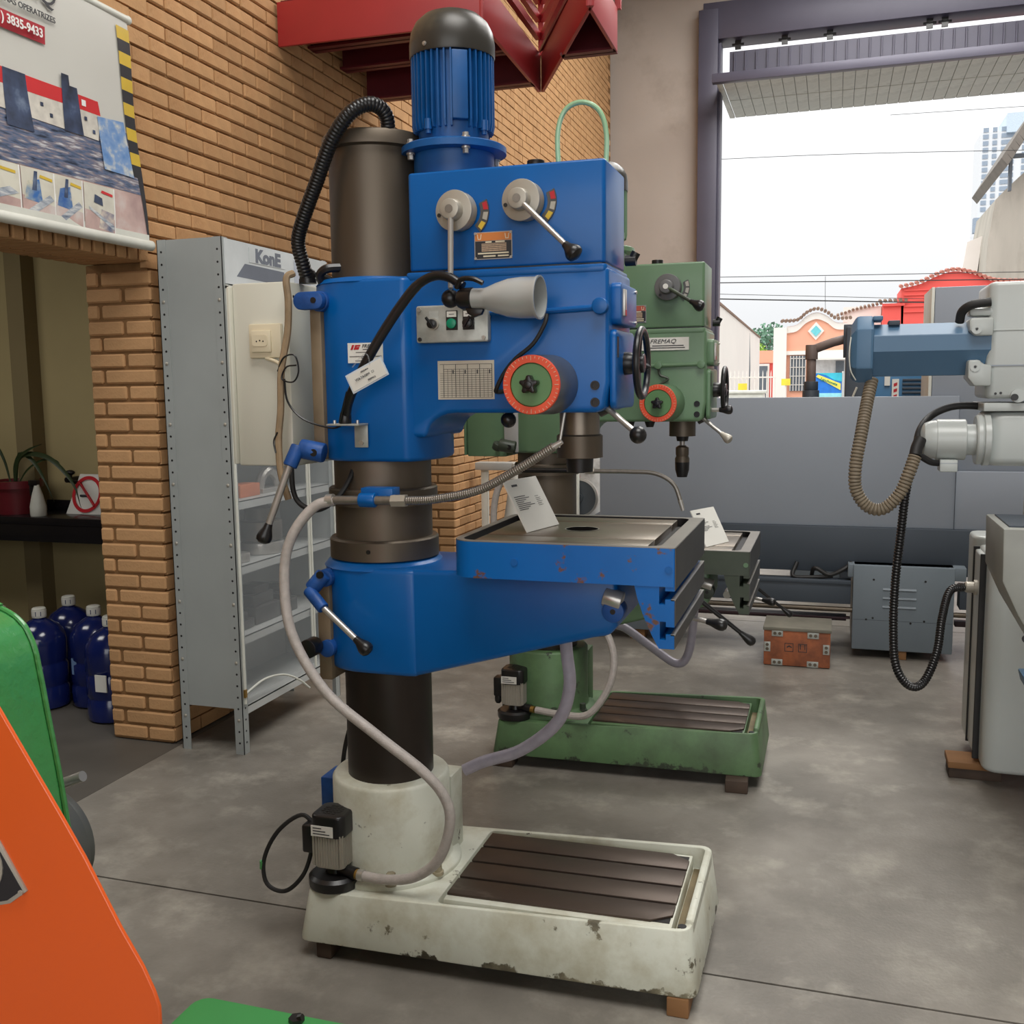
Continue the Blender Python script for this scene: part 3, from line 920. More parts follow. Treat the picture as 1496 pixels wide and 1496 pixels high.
    MB().grip((-1.174, 2.335, .907 + T), (-1.130, 2.33, .872 + T), .009, .020).build('grip', BLACK, lugm)
    MB().cyl((-1.33, 2.405, .86 + T), (-1.33, 2.36, .86 + T), .026, n=20).build('clamp_nut', BLACK, root, .003)

    # ---- head: clamp round the column, the arm housing with its arched underside
    H = -hz
    out = half + [(-1.15, 2.405), (-1.045, 2.405), (-1.025, 2.43), (-1.008, 2.48), (-1.0, 2.54), (-1.0, 2.60), (-1.012, 2.66), (-1.045, 2.71), (-1.10, 2.733)]
    mb = MB().prism(out, 'z', 1.362 + H, 1.832 + H)
    arch = [(-1.08, 1.425), (-1.005, 1.425)] + [(-.995 + .075 * (1 - math.cos(rad(a))), 1.430 + .057 * math.sin(rad(a))) for a in range(0, 91, 15)] + [(-.545, 1.487), (-.530, 1.50), (-.520, 1.56), (-.520, 1.835), (-1.08, 1.835)]
    mb.prism([(x, z + H) for x, z in arch], 'y', 2.422, 2.70)
    head = mb.build('head_housing', P, root, 0.013, 3)
    MB().lathe([(.166, 1.826 + H), (.155, 1.838 + H), (.13, 1.842 + H)], (CX, CY, 0), n=48).build('clamp_rim', P, head)
    if blue:
        MB().box(-1.318, -1.286, 2.418, 2.53, 1.366, 1.76).build('clamp_spacer', BARE_STRIP, root, .003)
    else:
        MB().box(-1.328, -1.268, 2.418, 2.53, 1.365 + H, 1.80 + H).build('clamp_spacer', mat('bare_bright_casting', (190, 188, 184), .5, .2), root, .003)
    MB().cyl((-1.288, 2.46, 1.78 + H), (-1.288, 2.412, 1.78 + H), .027, n=20).build('clamp_pivot', C['lug'], root, .003)
    l2 = MB().prism([(x, z + H) for x, z in rrect(-1.348, -1.262, 1.757, 1.803, .022, 5)], 'y', 2.385, 2.41).build('clamp_lug', C['lug'], root, .004)
    MB().cyl((-1.288, 2.386, 1.78 + H), (-1.288, 2.383, 1.78 + H), .008, n=10).build('pivot_bolt', GREASE, l2)
    l3 = MB().tube([(-1.27, 2.385, 1.385 + H), (-1.335, 2.375, 1.398 + H)], .026, 14, smooth=False).tube(
        [(-1.335, 2.365, 1.405 + H), ((-1.352, 2.345, 1.352 + H) if blue else (-1.348, 2.375, 1.38 + H))], .019, 14, smooth=False).build('lever_lug', C['lug'], root, .004)
    MB().cyl((-1.288, 2.362, 1.388 + H), (-1.288, 2.356, 1.388 + H), .010, n=12).build('pivot_bolt', GREASE, l3)
    if blue:
        MB().cyl((-1.350, 2.345, 1.362 + H), (-1.412, 2.33, 1.20 + H), .0095, n=12).build('lever_rod', STEEL, l3)
        MB().grip((-1.411, 2.33, 1.203 + H), (-1.431, 2.325, 1.150 + H), .010, .021).build('grip', BLACK, l3)
    else:
        MB().cyl((-1.345, 2.36, 1.385 + H), (-1.375, 2.53, 1.375 + H), .0095, n=12).build('lever_rod', STEEL, l3)
        MB().grip((-1.375, 2.528, 1.375 + H), (-1.385, 2.58, 1.372 + H), .010, .021).build('grip', BLACK, l3)

    # ---- gearbox with its lip, oil joint
    gb = MB().prism([(x, y) for x, y in rrect(-1.038, -.530, 2.432, 2.672, .012, 3)], 'z', 1.845 + H, 2.088 + H).build('gearbox', P, root, 0.007, 3)
    MB().prism(rrect(-1.044, -.524, 2.420, 2.684, .012, 3), 'z', 1.822 + H, 1.842 + H).build('gearbox_lip', P, root, .005)
    MB().prism(rrect(-1.037, -.531, 2.433, 2.671, .012, 3), 'z', 1.842 + H, 1.846 + H).build('oil_joint', GREASE, root)
    MB().cyl((-.72, 2.50, 2.088 + H), (-.72, 2.50, 2.108 + H), .022, n=18).build('filler_cap', BLACK, root, .002)

    # ---- motor
    MX, MY = -.962, 2.57
    MB().lathe([(.105, 2.085 + H), (.105, 2.150 + H)], (MX, MY, 0), n=40).build('motor_neck', C['motor'], root)
    fl = MB().lathe([(.10, 2.150 + H), (.137, 2.152 + H), (.137, 2.168 + H), (.13, 2.172 + H), (.09, 2.176 + H)], (MX, MY, 0), n=48).build('motor_flange', C['motor'], root)
    for a in (-140, -55, 40, 125):
        x, y = MX + .118 * math.cos(rad(a)), MY + .118 * math.sin(rad(a))
        bolt((x, y, 2.15 + H), (0, 0, -1), .008, .016, fl)
        bolt((x, y, 2.173 + H), (0, 0, 1), .008, .012, fl)
    mb = MB().lathe([(.088, 2.17 + H), (.092, 2.21 + H), (.094, 2.40 + H)], (MX, MY, 0), n=40)
    for k in range(40):
        a = 2 * math.pi * k / 40
        c, s = math.cos(a), math.sin(a)
        if abs(((math.degrees(a) - 300 + 180) % 360) - 180) < 12:
            continue
        t_ = .0022
        pts = []
        for z, r1 in ((2.205, .104), (2.222, .1075), (2.40, .1075)):
            pts.append((z, r1))
        for (za, ra), (zz, rb) in zip(pts, pts[1:]):
            q = lambda r, z, e: (MX + c * r - s * e, MY + s * r + c * e, z + H)
            mb.hexa([q(.088, za, -t_), q(ra, za, -t_), q(ra, za, t_), q(.088, za, t_),
                     q(.088, zz, -t_), q(rb, zz, -t_), q(rb, zz, t_), q(.088, zz, t_)])
    mot = mb.build('motor_body', C['motor'], root)
    a = rad(-60)
    c, s = math.cos(a), math.sin(a)
    q = lambda r, z, e: (MX + c * r - s * e, MY + s * r + c * e, z + H)
    MB().hexa([q(.085, 2.22, -.022), q(.1105, 2.22, -.020), q(.1105, 2.22, .020), q(.085, 2.22, .022),
               q(.085, 2.385, -.022), q(.1105, 2.385, -.020), q(.1105, 2.385, .020), q(.085, 2.385, .022)]).build('fin_pad', C['motor'], mot, .003)
    for a in (-108, -20):
        x, y = MX + .102 * math.cos(rad(a)), MY + .102 * math.sin(rad(a))
        MB().cyl((x, y, 2.20 + H), (x, y, 2.225 + H), .010, n=10).cyl((x, y, 2.19 + H), (x, y, 2.20 + H), .007, n=10).build('tie_bolt', C['motor'], mot)
    MB().lathe([(.109, 2.39 + H), (.1105, 2.395 + H), (.1105, 2.425 + H), (.106, 2.452 + H), (.094, 2.476 + H), (.073, 2.495 + H), (.045, 2.506 + H), (.0005, 2.509 + H)], (MX, MY, 0), n=48).build('fan_cowl', CAP_BLACK, root)
    x, y = MX + .111 * math.cos(rad(-108)), MY + .111 * math.sin(rad(-108))
    bolt((x, y, 2.405 + H), (math.cos(rad(-108)), math.sin(rad(-108)), 0), .004, .004, root)

    # ---- speed selectors
    for (x, z, ex, ez, gx, gz, gr) in C['selectors']:
        z, ez, gz = z + H, ez + H, gz + H
        MB().cyl((x + .006, 2.432, z + .001), (x, 2.402, z), .047, n=36).build('selector_hub', C['hub'], root, .003)
        sel = MB().cyl((x, 2.403, z), (x - .001, 2.394, z), .0495, n=36).build('selector_disc', C['hub'], root, .002)
        MB().cyl((x - .001, 2.396, z), (x - .002, 2.366, z), .0275, .0245, n=30).build('selector_knob', C['hub'], root, .004)
        MB().cyl((x - .002, 2.366, z), (x - .002, 2.3645, z), .010, n=20).build('knob_cap', C['knobcap'], root)
        for a in (25, 195) if ez < z - .1 else (50, 228):
            MB().cyl((x - .001 + .039 * math.cos(rad(a)), 2.3945, z + .039 * math.sin(rad(a))), (x - .001 + .039 * math.cos(rad(a)), 2.3932, z + .039 * math.sin(rad(a))), .005, n=10).build('screw', GREASE, sel)
        lr = MB().cyl((x - .002, 2.378, z), (ex, 2.335, ez), .0075, .0068, n=12).build('selector_lever', STEEL if blue else GREEN_DARK, root)
        if gr == 'ball':
            MB().ball((gx, 2.332, gz), .0225).build('grip', BLACK, lr)
        else:
            MB().grip((ex, 2.335, ez), (gx, 2.328, gz), .009, .0215).build('grip', BLACK, lr)
        # sector plate with its marks, screwed behind the hub
        sec = [(x + .014 + r * math.cos(rad(a)), z + r * math.sin(rad(a))) for r, aa in ((.044, range(-50, 26, 15)), (.066, range(25, -51, -15))) for a in aa]
        sp = MB().prism(sec, 'y', 2.4325, 2.428).build('sector_plate', FACE_STEEL, root)
        for a, m in ((12, C['mark1'] if ez < z - .1 else ALU), (-12, ALU), (-36, C['mark2'] if ez < z - .1 else ALU)):
            pl = [(x + .014 + r * math.cos(rad(a + d)), z + r * math.sin(rad(a + d))) for r, dd in ((.052, (-9, 9)), (.064, (9, -9))) for d in dd]
            MB().prism(pl, 'y', 2.4282, 2.427).build('sector_mark', m, sp)

    # ---- data plate on the gearbox
    px, pz = C['plate']
    pz += H
    pl = MB().box(px - .049, px + .049, 2.4325, 2.430, pz - .033, pz + .033).build('data_plate', STEEL, root)
    MB().box(px - .047, px + .047, 2.4302, 2.4295, pz + .012, pz + .031).build('plate_band', C['band'], pl)
    MB().box(px - .047, px + .047, 2.4302, 2.4295, pz - .031, pz + .011).build('plate_field', HAZ_BLACK, pl)
    MB().box(px - .030, px + .034, 2.4297, 2.4290, pz - .014, pz + .0055).build('plate_table', mat('plate_table_tan', (176, 150, 124), 0.5, var=.2, scale=200), pl)
    for kx in (-.036, .036):
        MB().prism([(px + kx - .006, pz + .028), (px + kx - .004, pz + .015), (px + kx + .004, pz + .015), (px + kx + .006, pz + .028), (px + kx + .004, pz + .028), (px + kx + .0025, pz + .017), (px + kx - .0025, pz + .017), (px + kx - .004, pz + .028)], 'y', 2.4296, 2.4290).build('emblem', IVORY, pl)
    for kz, a, b in ((-.0185, -.040, .040), (-.0255, -.026, .006), (-.0255, .012, .040), (.0085, -.02, -.004), (.0085, .006, .03)):
        MB().box(px + a, px + b, 2.4296, 2.4290, pz + kz - .0018, pz + kz + .0018).build('plate_line', IVORY, pl)
    for kz in (-.010, -.0055, -.001, .0035):
        MB().box(px - .029, px + .033, 2.4291, 2.4287, pz + kz - .0005, pz + kz + .0005).build('plate_line', INK, pl)
    for sx in (-1, 1):
        for sz in (-1, 1):
            MB().cyl((px + .046 * sx, 2.430, pz + .030 * sz), (px + .046 * sx, 2.4275, pz + .030 * sz), .0035, n=8).build('rivet', STEEL, pl)

    # ---- depth dial
    DX, DZ = C['dial'][0], C['dial'][1] + H
    MB().cyl((DX + .012, 2.43, DZ), (DX, 2.312, DZ), .073, .070, n=48).build('dial_drum', GREEN if not blue else mat('dial_drum_steel', (112, 116, 124), 0.35, 0.6), root, .003)
    ring = MB().lathe([(.070, 0), (.070, .010), (.0685, .012), (.052, .012), (.052, 0)], (DX, 2.312, DZ), (0, -1, 0), 48).build('dial_ring', DIAL_RED, root)
    for k in range(40):
        a = 2 * math.pi * k / 40
        c, s = math.cos(a), math.sin(a)
        r0, r1 = (.057, .0675) if k % 5 == 0 else (.062, .0675)
        w_ = .0005
        MB().hexa([(DX + c * r0 + s * w_, 2.2999, DZ + s * r0 - c * w_), (DX + c * r1 + s * w_, 2.2999, DZ + s * r1 - c * w_), (DX + c * r1 - s * w_, 2.2999, DZ + s * r1 + c * w_), (DX + c * r0 - s * w_, 2.2999, DZ + s * r0 + c * w_),
                   (DX + c * r0 + s * w_, 2.2994, DZ + s * r0 - c * w_), (DX + c * r1 + s * w_, 2.2994, DZ + s * r1 - c * w_), (DX + c * r1 - s * w_, 2.2994, DZ + s * r1 + c * w_), (DX + c * r0 - s * w_, 2.2994, DZ + s * r0 + c * w_)]).build('dial_mark', IVORY, ring)
    MB().lathe([(.0515, 0), (.0515, .007), (.049, .010), (.0005, .010)], (DX, 2.312, DZ), (0, -1, 0), 48).build('dial_face', DIAL_GREEN, root)
    star = []
    for k in range(30):
        a = 2 * math.pi * k / 30
        r = .0185 + .005 * math.cos(5 * a)
        star.append((DX + r * math.cos(a + .3), DZ + r * math.sin(a + .3)))
    MB().prism(star, 'y', 2.302, 2.272).cyl((DX, 2.304, DZ), (DX, 2.268, DZ), .010, n=16).build('star_knob', BLACK, root, .003)

    # ---- oil pipe along the housing, cap screws, end covers
    if blue:
        MB().tube([(-.685, 2.418, 1.733 + H), (-.535, 2.418, 1.739 + H)], .0075, 10, smooth=False).build('oil_pipe', P, root)
        MB().tube([(-.82, 2.418, 1.735 + H), (-.70, 2.418, 1.733 + H)], .0075, 10, smooth=False).build('oil_pipe', P, root)
        MB().cyl((-.692, 2.425, 1.734 + H), (-.692, 2.402, 1.734 + H), .013, n=16).build('pipe_union', P, root, .002)
        MB().cyl((-.537, 2.425, 1.741 + H), (-.537, 2.398, 1.741 + H), .0195, n=20).build('pipe_union', P, root, .003)
        MB().cyl((-.695, 2.425, 1.605 + H), (-.695, 2.395, 1.605 + H), .016, n=16).build('pipe_union', P, root, .003)
    else:
        MB().tube([(-.80, 2.418, 1.70 + H), (-.535, 2.418, 1.705 + H)], .0075, 10, smooth=False).build('oil_pipe', P, root)
        for x in (-.70, -.537):
            MB().cyl((x, 2.425, 1.703 + H), (x, 2.402, 1.703 + H), .015, n=16).build('pipe_union', P, root, .002)
        MB().tube([(-.70, 2.416, 1.69 + H), (-.692, 2.414, 1.665 + H), (-.662, 2.412, 1.65 + H), (-.70, 2.412, 1.625 + H), (-.722, 2.412, 1.59 + H)], .0045, 8).build('oil_line', GREEN_DARK, root)
    for z in C['screws']:
        MB().lathe([(.0115, 0), (.0115, .003), (.0075, .003), (.0070, .001), (.0005, .001)], (-.553, 2.422, z + H), (0, -1, 0), 18).build('socket_screw', GREASE, root)
    ec = MB().prism(rrect(2.455, 2.66, 1.70 + H, 1.80 + H, .015, 3), 'x', -.525, -.496).build('end_cover', C['cover'], root, .004)
    MB().box(-.498, -.490, 2.475, 2.50, 1.72 + H, 1.785 + H).build('sight_window', STEEL, ec, .002)
    MB().box(-.4905, -.4892, 2.48, 2.495, 1.722 + H, 1.735 + H).build('red_mark', INK_RED, ec)
    for z in (1.712, 1.79):
        bolt((-.498, 2.64, z + H), (1, 0, 0), .005, .006, ec)
    MB().prism(rrect(2.44, 2.68, 1.495 + H, 1.688 + H, .02, 3), 'x', -.522, -.505).build('feed_cover', C['cover'], root, .006)
    MB().box(-.5052, -.5040, 2.452, 2.470, 1.62 + H, 1.67 + H).build('feed_scale', HAZ_BLACK, root)
    MB().cyl((-.52, 2.63, 1.87 + H), (-.492, 2.63, 1.87 + H), .014, n=12).cyl((-.503, 2.63, 1.87 + H), (-.492, 2.63, 1.89 + H), .012, n=12).build('vent_plug', GREASE, root)

    # ---- handwheel on the end, axis along x
    WX, WY, WZ = -.462, 2.55, 1.607 + H
    MB().cyl((-.51, WY, WZ), (-.478, WY, WZ), .030, .026, n=24).cyl((-.482, WY, WZ), (-.455, WY, WZ), .024, n=24).build('wheel_hub', BLACK, root, .002)
    rim = MB()
    ringp = []
    Rw, rw = .083, .0095
    for i in range(40):
        a = 2 * math.pi * i / 40
        ringp.append([(WX + rw * .9 * math.sin(2 * math.pi * k / 10), WY + (Rw + rw * math.cos(2 * math.pi * k / 10)) * math.cos(a), WZ + (Rw + rw * math.cos(2 * math.pi * k / 10)) * math.sin(a)) for k in range(10)])
    rim.loft(ringp + [ringp[0]], caps=False)
    hw = rim.build('handwheel_rim', BLACK, root)
    for k in range(3):
        a = rad(90 + 120 * k + 25)
        MB().tube([(WX - .008, WY + .015 * math.cos(a), WZ + .015 * math.sin(a)), (WX + .001, WY + .082 * math.cos(a), WZ + .082 * math.sin(a))], .0075, 8, smooth=False).build('spoke', BLACK, hw)
    # ---- pilot feed levers round the far hub
    MB().cyl((-.56, 2.49, 1.49 + H), (-.53, 2.49, 1.505 + H), .018, n=14).build('feed_hub', BLACK, root)
    fl_ = MB().cyl((-.545, 2.48, 1.505 + H), (-.462, 2.45, 1.440 + H), .0075, n=12).build('feed_lever', STEEL, root)
    if blue:
        MB().ball((-.452, 2.446, 1.432 + H), .0215).build('grip', BLACK, fl_)
        MB().ball((-.79, 2.47, 1.468 + H), .020).cyl((-.79, 2.47, 1.47 + H), (-.79, 2.5, 1.50 + H), .008, n=10).build('feed_knob', BLACK, root)
        MB().cyl((-.64, 2.47, 1.50 + H), (-.655, 2.46, 1.40 + H), .004, n=8).build('feed_rod', STEEL, root)
    else:
        MB().grip((-.464, 2.45, 1.442 + H), (-.425, 2.44, 1.412 + H), .009, .018).build('grip', ALU, fl_)
        for x in (-.74, -.82):
            MB().cyl((x, 2.46, 1.49 + H), (x, 2.46, 1.465 + H), .022, .014, n=14).build('feed_knob', GREASE, root)
        l_ = MB().cyl((-.52, 2.50, 1.53 + H), (-.475, 2.50, 1.53 + H), .008, n=10).build('stop_lever', STEEL, root)
        MB().grip((-.478, 2.5, 1.53 + H), (-.425, 2.5, 1.53 + H), .009, .018).build('grip', BLACK, l_)
    # ---- spindle
    SX = -.628
    MB().lathe([(.052, 1.425), (.052, 1.50)], (SX, CY, H), n=36).build('quill', STEEL_DARK if not blue else TABLE_STEEL, root)
    if blue:
        MB().lathe([(.05, 1.366), (.060, 1.368), (.060, 1.424), (.055, 1.428)], (SX, CY, H), n=36).build('spindle_collar', STEEL_DARK, root)
        MB().lathe([(.034, 1.33), (.036, 1.368)], (SX, CY, H), n=28).build('spindle_nose', GREASE, root)
    else:
        MB().lathe([(.022, 1.405), (.026, 1.428)], (SX, CY, H), n=24).build('spindle_nose', GREASE, root)
        MB().lathe([(.010, 1.385), (.011, 1.406)], (SX, CY, H), n=20).build('drill_arbor', STEEL, root)
        ck = MB().lathe([(.018, 1.275), (.027, 1.29), (.029, 1.335), (.024, 1.345), (.026, 1.352), (.026, 1.380), (.014, 1.388)], (SX, CY, H), n=26).build('drill_chuck', STEEL_DARK, root)
        MB().lathe([(.020, 1.262), (.0275, 1.29), (.029, 1.322)], (SX, CY, H - .001), n=26).build('chuck_sleeve', BLACK, ck)

    # ---- coolant pump on the base corner
    QX, QY = -1.287, 2.397
    keep = ORG.copy()
    set_origin(keep + Vector((0, 0, .045)))
    MB().lathe([(.072, .236), (.074, .241), (.074, .262), (.064, .27), (.028, .272), (.022, .295), (.03, .30)], (QX, QY, 0), n=32).build('pump_volute', BLACK, root)
    MB().cyl((QX + .02, QY - .01, .283), (QX + .075, QY - .022, .280), .017, n=16).build('pump_outlet', BLACK, root)
    MB().cyl((QX + .07, QY - .021, .280), (QX + .090, QY - .025, .279), .0145, n=14).build('hose_fitting', BRASS, root)
    mb = MB().prism(rrect(QX - .044, QX + .044, QY - .044, QY + .044, .02, 4), 'z', .295, .395)
    for k in range(11):
        mb.box(QX - .040 + k * .008 - .0015, QX - .040 + k * .008 + .0015, QY - .047, QY + .047, .300, .392)
        mb.box(QX - .047, QX + .047, QY - .040 + k * .008 - .0015, QY - .040 + k * .008 + .0015, .300, .392)
    pm = mb.build('pump_motor', ALU, root)
    cap = MB().prism(rrect(QX - .050, QX + .050, QY - .050, QY + .050, .024, 5), 'z', .382, .446).build('pump_cap', BLACK, root, .008, 3)
    for i in range(-2, 3):
        for j in range(-2, 3):
            if abs(i) + abs(j) < 4:
                MB().box(QX + i * .012 - .0045, QX + i * .012 + .0045, QY + j * .012 - .0045, QY + j * .012 + .0045, .4455, .4468).build('vent_slot', GREASE, cap)
    lb = MB().box(QX - .044, QX + .022, QY - .0502, QY - .0515, .388, .418).build('pump_label', WHITE_PAPER, cap)
    for k in range(3):
        MB().box(QX - .038, QX + .012 - .012 * k, QY - .0514, QY - .0522, .394 + k * .008, .3965 + k * .008).build('label_line', INK, lb)
    MB().prism(rrect(QX - .085, QX - .045, QY - .032, QY + .020, .006, 3), 'z', .325, .405).build('terminal_box', BLACK, root, .006)
    set_origin(keep)
    if blue:
        MB().tube([(-1.345, 2.40, .345), (-1.39, 2.40, .372), (-1.46, 2.39, .32), (-1.505, 2.385, .235), (-1.497, 2.38, .165), (-1.44, 2.38, .150), (-1.385, 2.385, .20), (-1.358, 2.39, .27), (-1.352, 2.39, .33)], .0062, 8).build('pump_cable', BLACK_MATT, root)
        MB().tube([(-1.5115, 2.384, .228), (-1.5125, 2.384, .205)], .0072, 8, smooth=False).build('cable_band', BRIGHT_GREEN, root)
    else:
        MB().grip((-1.352, 2.39, .33), (-1.357, 2.38, .245), .012, .016).build('cable_gland', BLACK, root)

    # ---- coolant line: hose, clamp on the collar, nut and gooseneck
    zc2 = zc + .032
    if blue:
        cl = MB().box(-1.165, -1.075, 2.375, 2.425, zc2 - .012, zc2 + .030).cyl((-1.16, 2.36, zc2), (-1.115, 2.36, zc2), .019, n=16).build('pipe_clamp', P, root, .003)
        MB().cyl((-1.235, 2.36, zc2 - .002), (-1.03, 2.36, zc2 + .001), .0115, n=14).build('coolant_pipe', HOSE_FLEX, root)
        MB().cyl((-1.07, 2.36, zc2), (-1.03, 2.36, zc2 + .001), .0165, n=6).build('pipe_nut', ALU, root)
        MB().corr([(-1.03, 2.36, zc2 + .001), (-.95, 2.355, zc2 + .007), (-.83, 2.35, zc2 + .033), (-.72, 2.34, zc2 + .09), (-.635, 2.34, zc2 + .142)], .0112, .006, .08).build('coolant_gooseneck', HOSE_FLEX, root)
        MB().cyl((-.645, 2.34, zc2 + .136), (-.615, 2.34, zc2 + .154), .009, .006, n=12).build('nozzle', STEEL, root)
        MB().cyl((-1.235, 2.36, zc2 - .002), (-1.255, 2.36, zc2 - .004), .0165, n=14).build('hose_clip', STEEL, root)
        MB().tube([(-1.235, 2.36, 1.265), (-1.29, 2.35, 1.245), (-1.345, 2.33, 1.17), (-1.366, 2.32, 1.07), (-1.34, 2.30, .92), (-1.24, 2.285, .775), (-1.10, 2.285, .672), (-.975, 2.30, .578), (-.925, 2.32, .505), (-.918, 2.33, .43), (-.955, 2.34, .328), (-1.03, 2.355, .262), (-1.12, 2.365, .236), (-1.20, 2.372, .235)], .0138, 12).build('coolant_hose', HOSE_CLEAR, root)
        MB().cyl((-1.205, 2.372, .235), (-1.188, 2.371, .235), .0155, n=14).build('hose_clip', STEEL, root)
        MB().tube([(-.72, 2.74, .93), (-.712, 2.745, .80), (-.705, 2.75, .69), (-.745, 2.76, .58), (-.86, 2.775, .48), (-.98, 2.78, .43), (-1.04, 2.77, .40)], .0185, 12).build('drain_hose', HOSE_GREY, root)
        MB().box(-1.425, -1.345, 2.58, 2.68, .29, .41).build('junction_box', BLUE_DARK, root, .004)
        MB().tube([(-1.375, 2.62, .41), (-1.36, 2.62, .50), (-1.335, 2.64, .62), (-1.325, 2.68, .80)], .007, 8).build('feed_cable', BLACK_MATT, root)
    else:
        MB().cyl((-1.245, 2.36, zc2), (-.98, 2.36, zc2 + .002), .010, n=14).build('coolant_pipe', BLACK, root)
        MB().cyl((-.975, 2.36, zc2), (-.94, 2.36, zc2), .0125, n=6).build('pipe_nut', ALU, root)
        MB().tube([(-.94, 2.36, zc2), (-.80, 2.36, zc2), (-.70, 2.36, zc2 - .006), (-.63, 2.355, zc2 - .045), (-.60, 2.35, zc2 - .115)], .0085, 10).build('coolant_gooseneck', HOSE_FLEX, root)
        MB().cyl((-.604, 2.35, zc2 - .105), (-.592, 2.35, zc2 - .145), .010, .007, n=10).build('nozzle', STEEL, root)
        MB().cyl((-1.24, 2.36, zc2), (-1.28, 2.36, zc2 - .012), .015, n=10).build('hose_clip', STEEL, root)
        MB().tube([(-1.26, 2.36, zc2 - .005), (-1.32, 2.36, zc2 - .04), (-1.355, 2.36, zc2 - .15), (-1.35, 2.36, zc2 - .30), (-1.30, 2.36, zc2 - .48), (-1.36, 2.40, .70)], .0135, 10).build('coolant_hose', HOSE_CLEAR, root)
        MB().tube([(-1.19, 2.372, .234), (-1.08, 2.35, .232), (-.96, 2.325, .25), (-.88, 2.33, .36), (-.86, 2.35, .48), (-.90, 2.38, .58), (-.98, 2.40, .66)], .0145, 10).build('coolant_hose', HOSE_CLEAR, root)
        MB().tube([(-.97, 2.76, .52), (-.90, 2.78, .50), (-.78, 2.78, .42), (-.67, 2.77, .36), (-.62, 2.77, .42), (-.60, 2.77, .60), (-.60, 2.75, .72)], .0185, 12).build('drain_hose', HOSE_GREY, root)

    # ---- electrical cabinet hung behind the head
    bx = 0.022 if blue else 0.09
    eb = MB().box(-1.585 + bx, -1.415 + bx, 2.44, 2.72, 1.345 + H, 1.838 + H).build('electrical_box', CREAM_BOX if blue else GREEN, root, .006)
    MB().box(-1.596 + bx, -1.586 + bx, 2.43, 2.74, 1.35 + H, 1.83 + H).build('box_door', CREAM_BOX if blue else GREEN, root, .003)

    if blue:
        oc = MB().box(-1.508, -1.410, 2.425, 2.44, 1.637, 1.728).build('outlet', IVORY, eb, .004)
        MB().box(-1.498, -1.438, 2.418, 2.426, 1.652, 1.71).build('outlet_frame', IVORY, eb, .003)
        MB().prism(rrect(-1.492, -1.446, 1.668, 1.698, .008, 3), 'y', 2.4185, 2.4165).build('socket_face', IVORY, eb)
        for k in (-1, 0, 1):
            MB().cyl((-1.469 + k * .010, 2.4168, 1.683 - .002 * abs(k)), (-1.469 + k * .010, 2.4160, 1.683 - .002 * abs(k)), .0022, n=8).build('socket_hole', GREASE, eb)
        MB().cyl((-1.393, 2.47, 1.80), (-1.3925, 2.47, 1.80), .004, n=8).build('box_screw', GREASE, eb)
        MB().tube([(-1.46, 2.43, 1.637), (-1.43, 2.425, 1.628), (-1.412, 2.42, 1.618), (-1.40, 2.42, 1.60)], .005, 8).build('outlet_cable', IVORY, root)
        MB().tube([(-1.362, 2.42, 1.855), (-1.372, 2.40, 1.84), (-1.366, 2.395, 1.78), (-1.372, 2.395, 1.70), (-1.392, 2.39, 1.60), (-1.398, 2.39, 1.50), (-1.408, 2.39, 1.42), (-1.405, 2.39, 1.33), (-1.385, 2.39, 1.26)], .0095, 8).build('cable_sleeve', TAN_CLOTH, root)
        MB().tube([(-1.40, 2.385, 1.60), (-1.378, 2.38, 1.635), (-1.345, 2.38, 1.64), (-1.335, 2.38, 1.60), (-1.352, 2.38, 1.572), (-1.385, 2.38, 1.58), (-1.37, 2.378, 1.61), (-1.34, 2.378, 1.615)], .0022, 6).build('coiled_wire', BLACK, root)
        MB().tube([(-1.405, 2.38, 1.44), (-1.417, 2.38, 1.415), (-1.412, 2.38, 1.385)], .0022, 6).build('loose_wire', BLACK, root)
        # hose loop below the head
        MB().tube([(-1.385, 2.41, 1.36), (-1.375, 2.40, 1.28), (-1.345, 2.39, 1.245), (-1.295, 2.385, 1.235), (-1.25, 2.40, 1.262), (-1.225, 2.43, 1.31), (-1.218, 2.46, 1.36)], .0072, 8).build('loop_cable', BLACK_MATT, root)
        # corrugated conduit from motor to the box
        MB().corr([(-1.112, 2.49, 2.20), (-1.108, 2.475, 2.238), (-1.118, 2.455, 2.260), (-1.143, 2.43, 2.264), (-1.183, 2.41, 2.238), (-1.235, 2.412, 2.178), (-1.292, 2.435, 2.088), (-1.350, 2.46, 1.997), (-1.378, 2.48, 1.943), (-1.376, 2.50, 1.885), (-1.375, 2.52, 1.845)], .0195, .009, .08).build('motor_conduit', BLACK, root)
        MB().cyl((-1.42, 2.60, 1.836), (-1.42, 2.60, 1.840), .01, n=8).build('knockout', CREAM_BOX, eb)
        MB().lathe([(.024, 1.838), (.024, 1.85), (.021, 1.85), (.021, 1.87), (.018, 1.875)], (-1.375, 2.52, 0), n=20).build('conduit_gland', BLACK, root)
        MB().tube([(-1.365, 2.53, 1.862), (-1.34, 2.54, 1.86), (-1.30, 2.55, 1.84)], .007, 8).build('box_cable', BLACK_MATT, root)
        MB().tube([(-1.30, 2.46, 1.832), (-1.30, 2.45, 1.852), (-1.28, 2.45, 1.866), (-1.25, 2.47, 1.87)], .012, 8).build('box_cable', BLACK, root)
        # translucent green hose loop above the gearbox
        MB().tube([(-.686, 2.60, 2.08), (-.690, 2.60, 2.19), (-.670, 2.60, 2.248), (-.626, 2.60, 2.264), (-.582, 2.60, 2.240), (-.563, 2.60, 2.18), (-.566, 2.60, 2.08)], .0065, 10).build('oil_hose_loop', mat('green_oil_hose', (150, 190, 150), 0.25, coat=.5), root)

